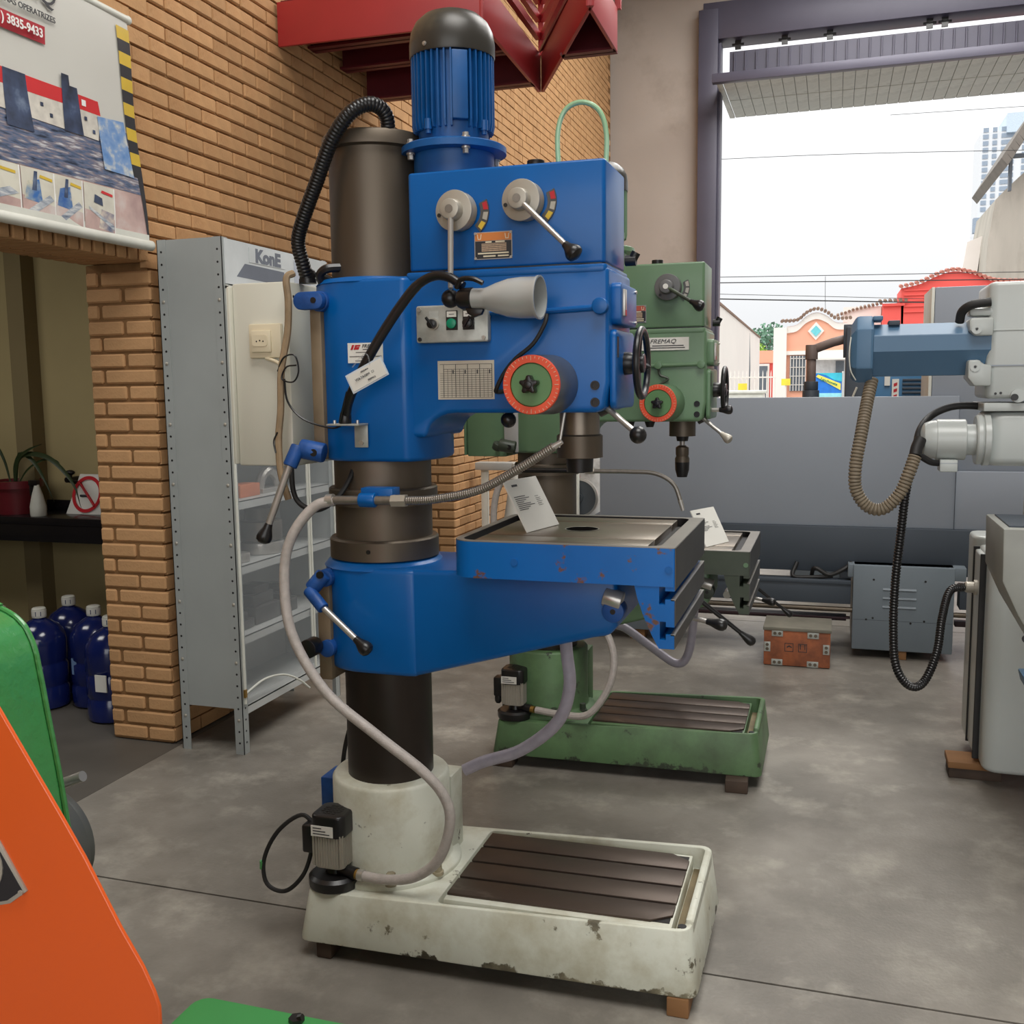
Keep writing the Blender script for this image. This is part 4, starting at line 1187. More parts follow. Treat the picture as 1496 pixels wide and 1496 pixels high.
        # ---- control panel
        cp = MB().prism(rrect(-1.008, -.817, 1.664, 1.756, .006, 3), 'y', 2.424, 2.398).build('control_panel', GALV, root, .003)
        for x, z in ((-.998, 1.746), (-.828, 1.674), (-.998, 1.673), (-.828, 1.747)):
            MB().cyl((x, 2.398, z), (x, 2.394, z), .005, n=12).build('panel_screw', STEEL if (x, z) != (-.998, 1.673) else GREASE, cp)
        for x, a in ((-.960, 35), (-.866, -35)):
            MB().cyl((x, 2.398, 1.710), (x, 2.391, 1.710), .0145, n=24).build('switch_bezel', ALU if x < -.9 else BLACK, cp)
            MB().cyl((x, 2.392, 1.710), (x, 2.376, 1.710), .0115, n=20).build('selector_switch', BLACK, cp, .002)
            d = Vector((math.sin(rad(-a)), 0, math.cos(rad(a))))
            MB().tube([Vector((x, 2.375, 1.710)) - d * .012, Vector((x, 2.372, 1.710)) + d * .019], .0038, 8, smooth=False).build('switch_lever', BLACK, cp)
        MB().box(-.926, -.896, 2.3985, 2.395, 1.694, 1.742).build('button_plate', BLACK, cp)
        MB().cyl((-.911, 2.396, 1.710), (-.911, 2.388, 1.710), .0125, n=24).build('green_button', mat('signal_green', (0, 140, 104), 0.35), cp, .002)
        MB().box(-.882, -.852, 2.3985, 2.395, 1.694, 1.742).build('button_plate', BLACK, cp)
        for x in (-.911, -.867):
            MB().box(x - .0125, x + .0125, 2.3952, 2.3940, 1.726, 1.740).build('switch_legend', WHITE_PAPER, cp)
            MB().box(x - .007, x + .007, 2.3942, 2.3936, 1.732, 1.7335).build('legend_line', INK, cp)
        MB().box(-.972, -.948, 2.3985, 2.3975, 1.722, 1.742).build('switch_legend', GALV, cp)
        # ---- speed chart
        ch = MB().box(-.961, -.810, 2.4225, 2.4205, 1.522, 1.619).build('speed_chart', mat('chart_paper', (196, 188, 172), 0.5), root)
        X0, X1, Z0, Z1 = -.955, -.816, 1.527, 1.598
        for k in range(14):
            z = Z0 + (Z1 - Z0) * k / 13
            MB().box(X0 if k < 12 else X0 + .01, X1, 2.4206, 2.4201, z - .0004, z + .0004).build('chart_line', INK, ch)
        for k in range(13):
            x = X0 + .010 + (X1 - X0 - .010) * k / 12
            MB().box(x - (.0007 if k % 3 == 0 else .00035), x + (.0007 if k % 3 == 0 else .00035), 2.4206, 2.4201, Z0, Z1 + (.012 if k % 3 == 0 else 0)).build('chart_line', INK, ch)
        MB().box(X0, X1, 2.4206, 2.4201, Z1 + .0115, Z1 + .0125).build('chart_line', INK, ch)
        for k in range(4):
            MB().box(X0 + .034 + k * .0325, X0 + .037 + k * .0325, 2.4205, 2.4200, Z1 - .012, Z1 - .002).build('chart_mark', INK, ch)
        # ---- maker's label on the clamp
        lb = MB().box(-1.203, -1.104, 2.4055, 2.403, 1.618, 1.669).build('maker_label', WHITE_PAPER, root)
        MB().prism([(-1.195, 1.652), (-1.190, 1.664), (-1.1835, 1.664), (-1.1885, 1.652)], 'y', 2.4032, 2.4024).build('logo', INK_RED, lb)
        MB().prism([(-1.186, 1.652), (-1.181, 1.664), (-1.166, 1.664), (-1.1675, 1.660), (-1.177, 1.660), (-1.178, 1.6585), (-1.169, 1.6585), (-1.172, 1.652)], 'y', 2.4032, 2.4024).build('logo', INK_RED, lb)
        text('FREMAQ', .0125, (-1.163, 2.4022, 1.6605), INK, lb, shear=.3, ax='LEFT', sx=1.1)
        for x0, x1, z in ((-1.160, -1.115, 1.652), (-1.180, -1.13, 1.645), (-1.198, -1.108, 1.6345), (-1.165, -1.14, 1.6305), (-1.182, -1.135, 1.6235)):
            MB().box(x0, x1, 2.4030, 2.4024, z - .0008, z + .0008).build('label_line', INK, lb)
        # ---- work lamp: bracket, goosenecked arm, shade
        br = MB().box(-1.188, -1.150, 2.400, 2.396, 1.400, 1.462).box(-1.242, -1.150, 2.345, 2.403, 1.458, 1.463).build('lamp_bracket', GALV, root, .0015)
        MB().cyl((-1.168, 2.396, 1.413), (-1.168, 2.391, 1.413), .007, n=6).build('bolt', STEEL, br)
        for x, y in ((-1.225, 2.36), (-1.165, 2.37)):
            MB().cyl((x, y, 1.463), (x, y, 1.472), .004, n=8).build('bolt', STEEL, br)
        MB().cyl((-1.198, 2.365, 1.463), (-1.195, 2.365, 1.492), .017, .014, n=18).build('lamp_base', BLACK, root, .002)
        MB().tube([(-1.193, 2.362, 1.488), (-1.172, 2.345, 1.53), (-1.12, 2.33, 1.612), (-1.065, 2.325, 1.69), (-1.01, 2.32, 1.757), (-.965, 2.315, 1.800), (-.92, 2.31, 1.818), (-.88, 2.305, 1.812), (-.845, 2.30, 1.79)], lambda i: .0125 if i < 30 else .0115, 12).build('lamp_arm', BLACK, root)
        MB().tube([(-1.205, 2.37, 1.47), (-1.225, 2.385, 1.455), (-1.26, 2.39, 1.452), (-1.33, 2.385, 1.475), (-1.372, 2.383, 1.52), (-1.38, 2.383, 1.58)], .0028, 6).build('lamp_wire', BLACK, root)
        MB().tube([(-1.205, 2.35, 1.468), (-1.188, 2.34, 1.51), (-1.175, 2.336, 1.545)], .0028, 6).build('lamp_wire', BLACK, root)
        a0 = Vector((-.848, 2.30, 1.760))
        d = Vector((.99, -.05, -.02)).normalized()
        MB().lathe([(.012, -.012), (.020, -.008), (.026, .004), (.027, .028), (.025, .03)], a0, d, 28).build('lamp_socket', BLACK, root)
        MB().lathe([(.0245, .026), (.0245, .058), (.027, .066), (.036, .090), (.0445, .120), (.0475, .150), (.0478, .188), (.0505, .192), (.0505, .197), (.0465, .197), (.046, .150), (.043, .122), (.034, .09), (.020, .06)], a0, d, 40).build('lamp_shade', LAMP_GREY, root)
        MB().tube([(-.856, 2.285, 1.785), (-.84, 2.275, 1.803), (-.81, 2.272, 1.803), (-.785, 2.272, 1.792)], .006, 8).build('lamp_hook', BLACK, root)
        MB().prism([(-.835, 1.738), (-.79, 1.734), (-.795, 1.722), (-.815, 1.715), (-.83, 1.725)], 'y', 2.285, 2.30).build('lamp_switch', BLACK, root, .002)
        MB().tube([(-.668, 2.405, 1.725), (-.672, 2.395, 1.70), (-.70, 2.392, 1.655), (-.745, 2.392, 1.62), (-.775, 2.392, 1.585), (-.795, 2.395, 1.55), (-.797, 2.405, 1.54), (-.76, 2.415, 1.545)], .0055, 8).build('dial_cable', BLACK_MATT, root)
        # tag tied to the lamp arm
        c0 = Vector((-1.107, 2.312, 1.585))
        ux, uz = Vector((.905, -.05, .425)).normalized(), Vector((-.425, -.0, .905)).normalized()
        def card(w, h, y):
            q = lambda s, t_, e: c0 + ux * s * w / 2 + uz * t_ * h / 2 + Vector((0, e, 0))
            return MB().hexa([q(-1, -1, y), q(1, -1, y), q(1, -1, y + .001), q(-1, -1, y + .001), q(-1, 1, y), q(1, 1, y), q(1, 1, y + .001), q(-1, 1, y + .001)])
        tg = card(.112, .050, 0).build('voltage_tag_sleeve', mat('tag_sleeve', (206, 216, 226), .2), root)
        card(.104, .042, -.0012).build('voltage_tag', WHITE_PAPER, tg)
        text('VOLTAGEM  220 V', .0085, c0 + Vector((0, -.0018, .001)), INK, tg, roll=rad(25))
        text('MÁQUINA', .005, c0 + uz * .0135 + Vector((0, -.0018, 0)), INK, tg, roll=rad(25))
        text('FREMAQ', .006, c0 - uz * .0125 + ux * .01 + Vector((0, -.0018, 0)), INK, tg, roll=rad(25))
        MB().tube([c0 + uz * .022 + Vector((-.03, .0, 0)), c0 + Vector((-.02, .01, .045)), c0 + Vector((.005, -.005, .05)), c0 + uz * .024 + Vector((.02, 0, 0))], .002, 6).build('tag_tie', CLEAR_SHEET, tg)
    else:
        # maker's label on the arm housing
        lb = MB().box(-.775, -.585, 2.4205, 2.418, 1.760 + H, 1.808 + H).build('maker_label', WHITE_PAPER, root)
        text('FREMAQ', .0225, (-.735, 2.4172, 1.793 + H), INK, lb, shear=.35, ax='LEFT', sx=1.15, )
        for x0, x1, z in ((-.725, -.605, 1.777), (-.755, -.60, 1.769)):
            MB().box(x0, x1, 2.4182, 2.4172, z - .0016 + H, z + .0016 + H).build('label_line', INK, lb)
    root.location = BO + Vector(shift)
    return root

blue = dict(bolt=mat('cream_bolt_stained', (150, 140, 116), .5, var=.3, scale=40), paint=BLUE, table=BLUE_WORN, base=CREAM, trim=CREAM, lug=BLUE_DARK, motor=BLUE_MOTOR, hub=ALU, knobcap=HOSE_FLEX, band=mat('plate_orange', (206, 124, 60), 0.45),
            mark1=INK_RED, mark2=YELLOW, cover=BLUE, plate=(-.811, 1.899), dial=(-.679, 1.556), screws=(1.553, 1.512),
            selectors=[(-.900, 1.983, -.889, 1.79, -.889, 1.765, 'ball'), (-.728, 1.997, -.605, 1.880, -.572, 1.848, 'pear')])
green = dict(bolt=GREEN_DARK, paint=GREEN, table=GREEN_DARK, base=GREEN_WORN, trim=GREEN_WORN, lug=GREEN_DARK, motor=GREEN, hub=mat('selector_grey', (104, 104, 104), .45), knobcap=WHITE_PAPER, band=mat('plate_red', (176, 84, 66), .45),
             mark1=HAZ_BLACK, mark2=INK_RED, cover=GREEN, plate=(-.80, 1.900), dial=(-.683, 1.560), screws=(1.555, 1.515),
             selectors=[(-.665, 1.995, -.570, 1.935, -.52, 1.908, 'pear')])
drill('drill_press', 'blue column drill press with cream base and grey work lamp, nearest machine', (0, 0, 0), 0.0, 0.0, blue, True)
drill('drill_press', 'green column drill press with oily green table standing behind the blue one', (0.055, 1.5, 0.0), 0.075, 0.245, green, False)
# timber blocks under the two bases
def block(x, y, sx, sy, h, label, m, rot=0.0):
    set_origin((x, y, 0))
    o = MB().box(x - sx / 2, x + sx / 2, y - sy / 2, y + sy / 2, 0, h).build('timber_block', m, None, .004)
    o.rotation_euler.z = rot
    return tag(o, label, 'block', 'timber blocks under the machines')
block(-.330, 2.385, .055, .09, .05, 'brown wooden block under near right corner of cream base', WOOD)
block(-1.297, 2.375, .045, .09, .05, 'dark block under near left corner of cream base', WOOD_DARK)
block(-.36, 2.80, .055, .09, .05, 'wooden block under far right corner of cream base', WOOD)
block(-1.28, 2.76, .055, .09, .05, 'wooden block under far left corner of cream base', WOOD_DARK)
block(-.32, 3.84, .085, .10, .05, 'dark oily block under near right corner of green base', WOOD_DARK, .05)
block(-1.265, 3.85, .09, .08, .05, 'dark oily block under near left corner of green base', WOOD_DARK)
block(-.33, 4.28, .085, .12, .05, 'oily block under far right corner of green base', WOOD_DARK)
block(-1.25, 4.25, .085, .12, .05, 'oily block under far left corner of green base', WOOD_DARK)

# price sheets standing on the tables
def sheet(label, quad, m_thick, lines):
    a, b, c, d = [Vector(q) for q in quad]          # bottom-left, bottom-right, top-right, top-left
    set_origin((a + b) / 2)
    n = (b - a).cross(d - a).normalized()
    mb = MB().hexa([a, b, b - n * .004, a - n * .004, d, c, c - n * .004, d - n * .004])
    o = mb.build('price_sheet', WHITE_PAPER, None)
    tag(o, label, 'sign', 'price sheets on the drill tables')
    P = lambda s, t_, e: (a.lerp(b, s)).lerp(d.lerp(c, s), t_) + n * e
    for s0, s1, t0, t1 in lines:
        MB().hexa([P(s0, t0, .0004), P(s1, t0, .0004), P(s1, t0, .001), P(s0, t0, .001), P(s0, t1, .0004), P(s1, t1, .0004), P(s1, t1, .001), P(s0, t1, .001)]).build('printed_line', INK, o)
    return o
SHEET_LINES = [(.16, .32, .86, .90)] + [(.08, .08 + w, z, z + .011) for w, z in ((.32, .66), (.42, .62), (.30, .585), (.22, .55), (.40, .515), (.50, .48), (.34, .445), (.26, .41))] + [(.68, .68 + w, z, z + .006) for w, z in ((.10, .62), (.14, .58), (.12, .545), (.16, .51), (.12, .475), (.14, .44))]

sheet('white printed price sheet leaning on the blue drill table', [(-.7391, 2.4613, 1.1815), (-.7005, 2.630, 1.1815), (-.7705, 2.646, 1.3104), (-.8091, 2.4773, 1.3104)], .004, SHEET_LINES)
sheet('white printed price sheet leaning on the green drill table', [(-.45, 3.8689, .9365), (-.3804, 4.0269, .9365), (-.4457, 4.0556, 1.0712), (-.5153, 3.8976, 1.0712)], .004, SHEET_LINES)
# ------------------------------------------------------------------ bolted steel shelf cabinet by the wall
CX0, CX1, CY0, CY1, CZ = -2.678, -2.37, 3.64, 4.53, 2.17
t = thing('shelf_cabinet', 'tall grey bolted steel shelf cabinet with clear front sheets against brick wall', 'cabinet', (-2.52, 4.08, 0))
def angle_post(x, y, sx, sy, nm='corner_post'):
    w, th = .042, .003
    mb = MB().box(min(x, x + sx * w), max(x, x + sx * w), min(y, y + sy * th), max(y, y + sy * th), 0, CZ)
    mb.box(min(x, x + sx * th), max(x, x + sx * th), min(y, y + sy * w), max(y, y + sy * w), 0, CZ)
    return mb.build(nm, CAB_GREY, t)
for x, sx in ((CX0, 1), (CX1, -1)):
    for y, sy in ((CY0, 1), (CY1, -1)):
        po = angle_post(x, y, sx, sy)
        if sy == 1:
            holes = MB()
            for k in range(42):
                z = .05 + k * .0505
                hx = x + sx * .021
                if k % 5 == 2:
                    MB().ball((hx, CY0 - .001, z), .0075, 1, .5, 1, 10, 6).build('rivet', ALU, po)
                else:
                    holes.cyl((hx, CY0 + .0005, z), (hx, CY0 - .0006, z), .0048, n=8)
                if sx == -1:
                    holes.cyl((CX1 - .0005, CY0 + .021, z), (CX1 + .0006, CY0 + .021, z), .0048, n=8)
            o = holes.build('bolt_hole', GREASE, po)
            o['kind'] = 'stuff'
MB().box(CX0 + .038, CX1 - .038, CY0 + .003, CY0 + .006, .20, CZ - .001).build('side_panel', CAB_GREY, t)
MB().box(CX0 + .004, CX1 - .004, CY1 - .006, CY1 - .003, .20, CZ - .001).build('side_panel', CAB_GREY, t)
MB().box(CX0 + .003, CX0 + .006, CY0 + .004, CY1 - .004, .20, CZ - .001).build('back_panel', CAB_LIGHT, t)
MB().box(CX0 + .006, CX0 + .012, 4.02, 4.10, .20, CZ - .01).build('back_stiffener', CAB_GREY, t)
for z in (.20, .505, .808, 1.085, 1.36, 1.64, 2.14):
    mb = MB().box(CX0 + .006, CX1 - .004, CY0 + .008, CY1 - .008, z, z + .004).box(CX1 - .008, CX1 - .004, CY0 + .008, CY1 - .008, z - .032, z + .004)
    mb.build('shelf', CAB_LIGHT, t)
hdr = MB().box(CX1, CX1 + .004, CY0 + .015, CY1, 1.985, 2.165).build('header_board', KONE_BG, t)
XH = CX1 + .0045
MB().add([(XH, 3.735, 2.020), (XH, 4.12, 2.015), (XH, 4.12, 2.075), (XH, 3.86, 2.078), (XH, 3.80, 2.078)], [(0, 1, 2, 3, 4)]).build('arrow_mark', KONE_GREY, hdr)
MB().box(XH - .0005, XH + .0015, 3.835, 4.125, 2.088, 2.150).build('name_field', KONE_BG, hdr)
text('KonE', .075, (XH + .0018, 3.985, 2.118), KONE_GREY, hdr, '+x', bold=.004, sx=1.25)
MB().box(XH, XH + .001, 4.21, 4.36, 2.0, 2.14).build('arrow_mark', mat('header_pale', (186, 192, 204), .4), hdr)
for ya, yb in ((CY0 + .012, 4.262), (4.272, CY1)):
    s_ = MB().box(CX1 + .001, CX1 + .003, ya, yb, .24, 1.975).build('clear_door', CLEAR_SHEET, t)
    MB().box(CX1 + .001, CX1 + .008, ya, ya + .012, .22, 1.975).box(CX1 + .001, CX1 + .008, ya, yb, 1.965, 1.978).box(CX1 + .001, CX1 + .008, yb - .010, yb, .36 if yb < 4.4 else .22, 1.975).build('door_frame', TUBE_WHITE, s_)
MB().tube([(CX1 + .006, 3.655, .265), (CX1 + .012, 3.80, .29), (CX1 + .02, 3.95, .27), (CX1 + .04, 4.05, .22), (CX1 + .06, 4.11, .165)], .005, 8).build('loose_edge_strip', TUBE_WHITE, t)
MB().box(CX1 + .003, CX1 + .012, 3.648, 3.662, .25, .285).build('hinge', BRASS, t)

set_origin((-2.46, 3.87, 1.089))
o = MB().box(-2.52, -2.43, 3.79, 3.95, 1.089, 1.145).build('parts_box', mat('orange_parts_box', (206, 118, 74), .6), None, .004)
tag(o, 'small orange cardboard box on top visible cabinet shelf', 'box')
def cabinet_item(nm, lab, cat, mb, m, org, group=None, bevel=.003):
    set_origin(org)
    return tag(mb.build(nm, m, None, bevel), lab, cat, group)
cabinet_item('machine_bracket', 'bright curved machine bracket on cabinet shelf right of orange box', 'machine part', MB().tube([(-2.47, 4.0, 1.092), (-2.47, 4.03, 1.16), (-2.47, 4.09, 1.185), (-2.47, 4.15, 1.15), (-2.47, 4.17, 1.092)], .022, 10).box(-2.50, -2.44, 3.99, 4.18, 1.089, 1.11), STEEL, (-2.47, 4.08, 1.089))
cabinet_item('steel_flange', 'round silver steel flange lying on second cabinet shelf', 'machine part', MB().lathe([(.05, .812), (.105, .814), (.105, .865), (.08, .87), (.05, .87)], (-2.50, 4.05, 0), n=36), STEEL, (-2.50, 4.05, .812))
cabinet_item('lathe_chuck', 'dark lathe chuck standing on the silver flange in cabinet', 'machine part', MB().lathe([(.06, .872), (.10, .874), (.10, .96), (.07, .965), (.07, 1.02), (.03, 1.03)], (-2.50, 4.05, 0), n=36), STEEL_DARK, (-2.50, 4.05, .872))
cabinet_item('bearing_ring', 'small shiny bearing ring at left end of second cabinet shelf', 'machine part', MB().lathe([(.028, .812), (.038, .814), (.038, .852), (.028, .854)], (-2.44, 3.79, 0), n=28), STEEL, (-2.44, 3.79, .812))
cabinet_item('dark_drum', 'dark steel drum behind silver flange on second cabinet shelf', 'machine part', MB().lathe([(.075, .812), (.08, .815), (.08, 1.05), (.07, 1.055)], (-2.57, 3.84, 0), n=32), FACE_STEEL, (-2.57, 3.84, .812))
cabinet_item('slotted_plate', 'pale slotted louvre plate leaning inside cabinet above second shelf', 'machine part', MB().box(-2.60, -2.59, 4.16, 4.30, .90, 1.03), CAB_LIGHT, (-2.595, 4.2, .812))
for k in range(4):
    MB().box(-2.5895, -2.5885, 4.18 + k * .026, 4.19 + k * .026, .92, 1.01).build('louvre_slot', GREASE, bpy.data.objects['slotted_plate'])
jz = .51
for i, (ya, yb, h, lab) in enumerate(((3.72, 3.86, .07, 'lowest dark jaw casting, left end of third cabinet shelf'), (3.87, 4.08, .13, 'stepped dark jaw casting in middle of third cabinet shelf'), (4.09, 4.24, .10, 'dark slotted casting, right end of third cabinet shelf'))):
    mb = MB().box(-2.58, -2.43, ya, yb, jz, jz + h * .6).box(-2.57, -2.45, ya + .02, yb - .02, jz + h * .6, jz + h).box(-2.55, -2.46, ya + .05, yb - .04, jz + h, jz + h + .035)
    cabinet_item('jaw_casting', lab, 'machine part', mb, FACE_STEEL, (-2.5, (ya + yb) / 2, jz), 'castings on the third cabinet shelf', .005)

# ------------------------------------------------------------------ side room: counter, plant, bottle, sign, jugs
set_origin((-4.6, 4.65, .87))
o = MB().box(-6.0, -3.20, 4.46, 4.795, .835, .875).box(-6.0, -3.20, 4.465, 4.49, .74, .835).box(-6.0, -3.20, 4.78, 4.795, .875, .935).build('counter', STONE_BLACK, None, .003)
tag(o, 'black stone counter across the dim side room', 'counter')
t = thing('potted_plant', 'maroon pot of long drooping strap leaves on black counter', 'plant', (-4.42, 4.62, .876))
PXc, PYc = -4.42, 4.62
MB().lathe([(.105, .876), (.128, 1.02), (.140, 1.022), (.142, 1.062), (.132, 1.064), (.128, 1.045)], (PXc, PYc, 0), n=36).build('pot', POT, t)
MB().cyl((PXc, PYc, 1.03), (PXc, PYc, 1.05), .125, n=24).build('soil', GREASE, t)
def strap_leaf(pts, w):
    P = catmull(pts, 6)
    vs, fs = [], []
    for i, p in enumerate(P):
        f = i / (len(P) - 1)
        ww = w * (0.55 + 0.9 * f * (1 - f) * 2) * (1 - f ** 5)
        d = (P[min(i + 1, len(P) - 1)] - P[max(i - 1, 0)]).normalized()
        s = d.cross(Vector((0.15, -1, 0.25))).normalized()
        vs += [p - s * ww, p + Vector((0, .004, -.003)), p + s * ww, p + Vector((0, .003, .001))]
    for i in range(len(P) - 1):
        a = i * 4
        for k in range(4):
            fs.append((a + k, a + (k + 1) % 4, a + 4 + (k + 1) % 4, a + 4 + k))
    return MB().add(vs, fs).build('leaf', LEAF, t)
strap_leaf([(-4.40, 4.6, 1.05), (-4.37, 4.59, 1.17), (-4.28, 4.57, 1.215), (-4.13, 4.55, 1.20), (-4.01, 4.53, 1.13), (-3.93, 4.52, 1.04), (-3.89, 4.51, .93)], .014)
strap_leaf([(-4.38, 4.6, 1.05), (-4.30, 4.59, 1.13), (-4.17, 4.57, 1.185), (-4.06, 4.55, 1.175), (-4.03, 4.54, 1.12)], .007)
strap_leaf([(-4.41, 4.6, 1.05), (-4.36, 4.58, 1.18), (-4.27, 4.56, 1.235), (-4.15, 4.54, 1.275)], .010)
strap_leaf([(-4.42, 4.61, 1.05), (-4.40, 4.60, 1.15), (-4.34, 4.59, 1.215), (-4.25, 4.58, 1.17), (-4.17, 4.57, 1.06), (-4.12, 4.57, .95)], .012)
strap_leaf([(-4.44, 4.6, 1.05), (-4.455, 4.58, 1.18), (-4.50, 4.56, 1.28), (-4.58, 4.55, 1.295)], .009)
strap_leaf([(-4.43, 4.62, 1.05), (-4.41, 4.61, 1.14), (-4.37, 4.60, 1.215), (-4.345, 4.59, 1.205)], .006)
t = thing('spray_bottle', 'white spray bottle with black trigger beside the maroon pot', 'bottle', (-4.185, 4.52, .876))
MB().lathe([(.040, .876), (.043, .882), (.043, .93), (.030, .99), (.015, 1.04), (.013, 1.05)], (-4.185, 4.52, 0), n=28).build('bottle', TUBE_WHITE, t)
MB().box(-4.23, -4.175, 4.505, 4.535, 1.045, 1.075).box(-4.23, -4.21, 4.51, 4.53, .985, 1.05).build('trigger', BLACK, t, .004)
t = thing('tap', 'dark wall tap above the black counter', 'tap', (-4.16, 4.79, 1.05))
MB().cyl((-4.14, 4.80, 1.06), (-4.14, 4.70, 1.06), .016, n=14).cyl((-4.14, 4.72, 1.055), (-4.06, 4.70, 1.045), .012, n=12).cyl((-4.14, 4.73, 1.07), (-4.14, 4.73, 1.10), .012, n=12).ball((-4.14, 4.73, 1.10), .022, 1.4, 1, .7).cyl((-4.06, 4.70, 1.045), (-4.04, 4.70, 1.045), .017, n=12).build('tap_body', GREASE, t)
t = thing('no_smoking_sign', 'small white tent sign with red no smoking ring on counter', 'sign', (-4.0, 4.66, .876))
MB().hexa([(-4.105, 4.64, .876), (-3.86, 4.64, .876), (-3.86, 4.66, .876), (-4.105, 4.66, .876), (-4.045, 4.70, 1.095), (-3.92, 4.70, 1.095), (-3.92, 4.712, 1.095), (-4.045, 4.712, 1.095)]).build('sign_board', WHITE_PAPER, t)
rr_ = []
for i in range(40):
    a = 2 * math.pi * i / 40
    rr_.append((math.cos(a), math.sin(a)))
nrm = Vector((0, -.964, .264))
upv = Vector((0, .264, .964))
cS = Vector((-3.975, 4.6655, .985))
vs = [cS + Vector((x * r, 0, 0)) + upv * (z * r * 1.06) + nrm * e for r in (.098, .080) for e in (.0, .004) for x, z in rr_]
fs = []
for i in range(40):
    j = (i + 1) % 40
    fs += [(40 + i, 40 + j, 120 + j, 120 + i), (i, j, 40 + j, 40 + i), (80 + i, 80 + j, 120 + j, 120 + i)]
MB().add(vs, fs).build('red_ring', SIGN_RED, t)
MB().tube([cS + Vector((-.06, 0, 0)) + upv * .066 + nrm * .002, cS + Vector((.06, 0, 0)) - upv * .066 + nrm * .002], .008, 6, smooth=False).build('red_bar', SIGN_RED, t)
MB().tube([cS + Vector((-.045, 0, 0)) - upv * .008 + nrm * .0, cS + Vector((.012, 0, 0)) - upv * .008 + nrm * .0], .007, 6, smooth=False).build('cigarette_mark', INK, t)

def make_jug(label, x, y, zr):
    t = thing('water_jug', label, 'jug', (x, y, 0), 'water jugs on the side room floor')
    j = MB().lathe([(.09, .0), (.118, .006), (.122, .03), (.122, .10), (.117, .108), (.117, .118), (.122, .126), (.122, .215), (.117, .223), (.117, .233), (.122, .241), (.122, .335), (.116, .365), (.090, .405), (.050, .432), (.030, .442), (.028, .462), (.0, .463)], (x, y, 0), n=40).build('jug_body', JUG, t)
    c = MB().lathe([(.033, .448), (.034, .450), (.033, .492), (.028, .496), (.0, .497)], (x, y, 0), n=28).build('jug_cap', TUBE_WHITE, t)
    MB().lathe([(.0335, .455), (.0345, .456), (.0345, .484), (.0335, .485)], (x, y, 0), n=28).build('cap_seal', WHITE_PAPER, c)
    MB().hexa([(x + .008, y - .0347, .458), (x + .030, y - .019, .458), (x + .028, y - .017, .458), (x + .006, y - .032, .458), (x + .008, y - .0347, .480), (x + .030, y - .019, .480), (x + .028, y - .017, .480), (x + .006, y - .032, .480)]).build('seal_print', JUG, c)
    return t
JL = [('dark blue water jug with visible cap, third cap from left in side room', -3.80, 4.27), ('dark blue water jug, second cap from left, in front row', -3.735, 3.99),
      ('dark blue water jug with pale label, cap nearest the brick jamb', -3.50, 4.10), ('dark blue water jug partly hidden behind the brick jamb, paper tag on side', -3.265, 3.93),
      ('dark blue water jug farthest left, half hidden by green machine cover', -3.955, 3.96), ('dark blue water jug at the back beside the jamb, cap out of sight', -3.32, 4.34)]
for i, (lab, x, y) in enumerate(JL):
    j = make_jug(lab, x, y, 0)
    if i == 2:
        MB().prism([(-3.555, .17), (-3.525, .165), (-3.525, .245), (-3.555, .25)], 'y', 3.986, 3.992).build('label_patch', mat('pale_blue_label', (110, 136, 176), .5), j)
    if i == 3:
        MB().box(-3.262, -3.20, 3.800, 3.806, .16, .24).build('paper_tag', WHITE_PAPER, j)

# ------------------------------------------------------------------ foreground machines at the lower left
t = thing('orange_machine_guard', 'glossy orange sheet metal machine guard with black plate in near foreground', 'machine guard', (-.95, .88, 0))
pl = [(-.64, 0), (-.612, .80), (-.598, .91), (-.594, .953), (-.594, .972), (-.599, .987), (-.610, 1.010), (-.633, 1.046), (-.669, 1.111), (-.691, 1.146), (-.760, 1.252), (-.80, 1.31), (-1.25, 1.37), (-1.25, 0)]
pl = [(x * 1.0, z) for x, z in pl]
MB().prism(pl, 'y', .75, .7545).build('guard_shell', ORANGE, t, .0018, 3)
MB().prism([(x - .30, z - .25 if z > .3 else z) for x, z in pl], 'y', .7545, .95).build('guard_body', ORANGE, t, .005)
o = MB().prism([(-.768, 1.1155), (-.7385, 1.068), (-.760, 1.0525), (-.84, 1.03), (-.84, 1.16)], 'y', .7505, .7475).build('rating_plate', ALU, t, .0005)
MB().prism([(-.7685, 1.108), (-.7435, 1.069), (-.762, 1.056), (-.838, 1.034), (-.838, 1.154)], 'y', .7478, .7466).build('plate_field', HAZ_BLACK, o)
MB().cyl((-.7445, .7472, 1.0665), (-.7445, .7455, 1.0665), .0028, n=12).build('rivet', ALU, o)
MB().lathe([(.030, 0), (.030, .0014), (.022, .0014)], (-.794, .7468, 1.09), (0, -1, 0), 28, ring=True).build('plate_mark', ALU, o)

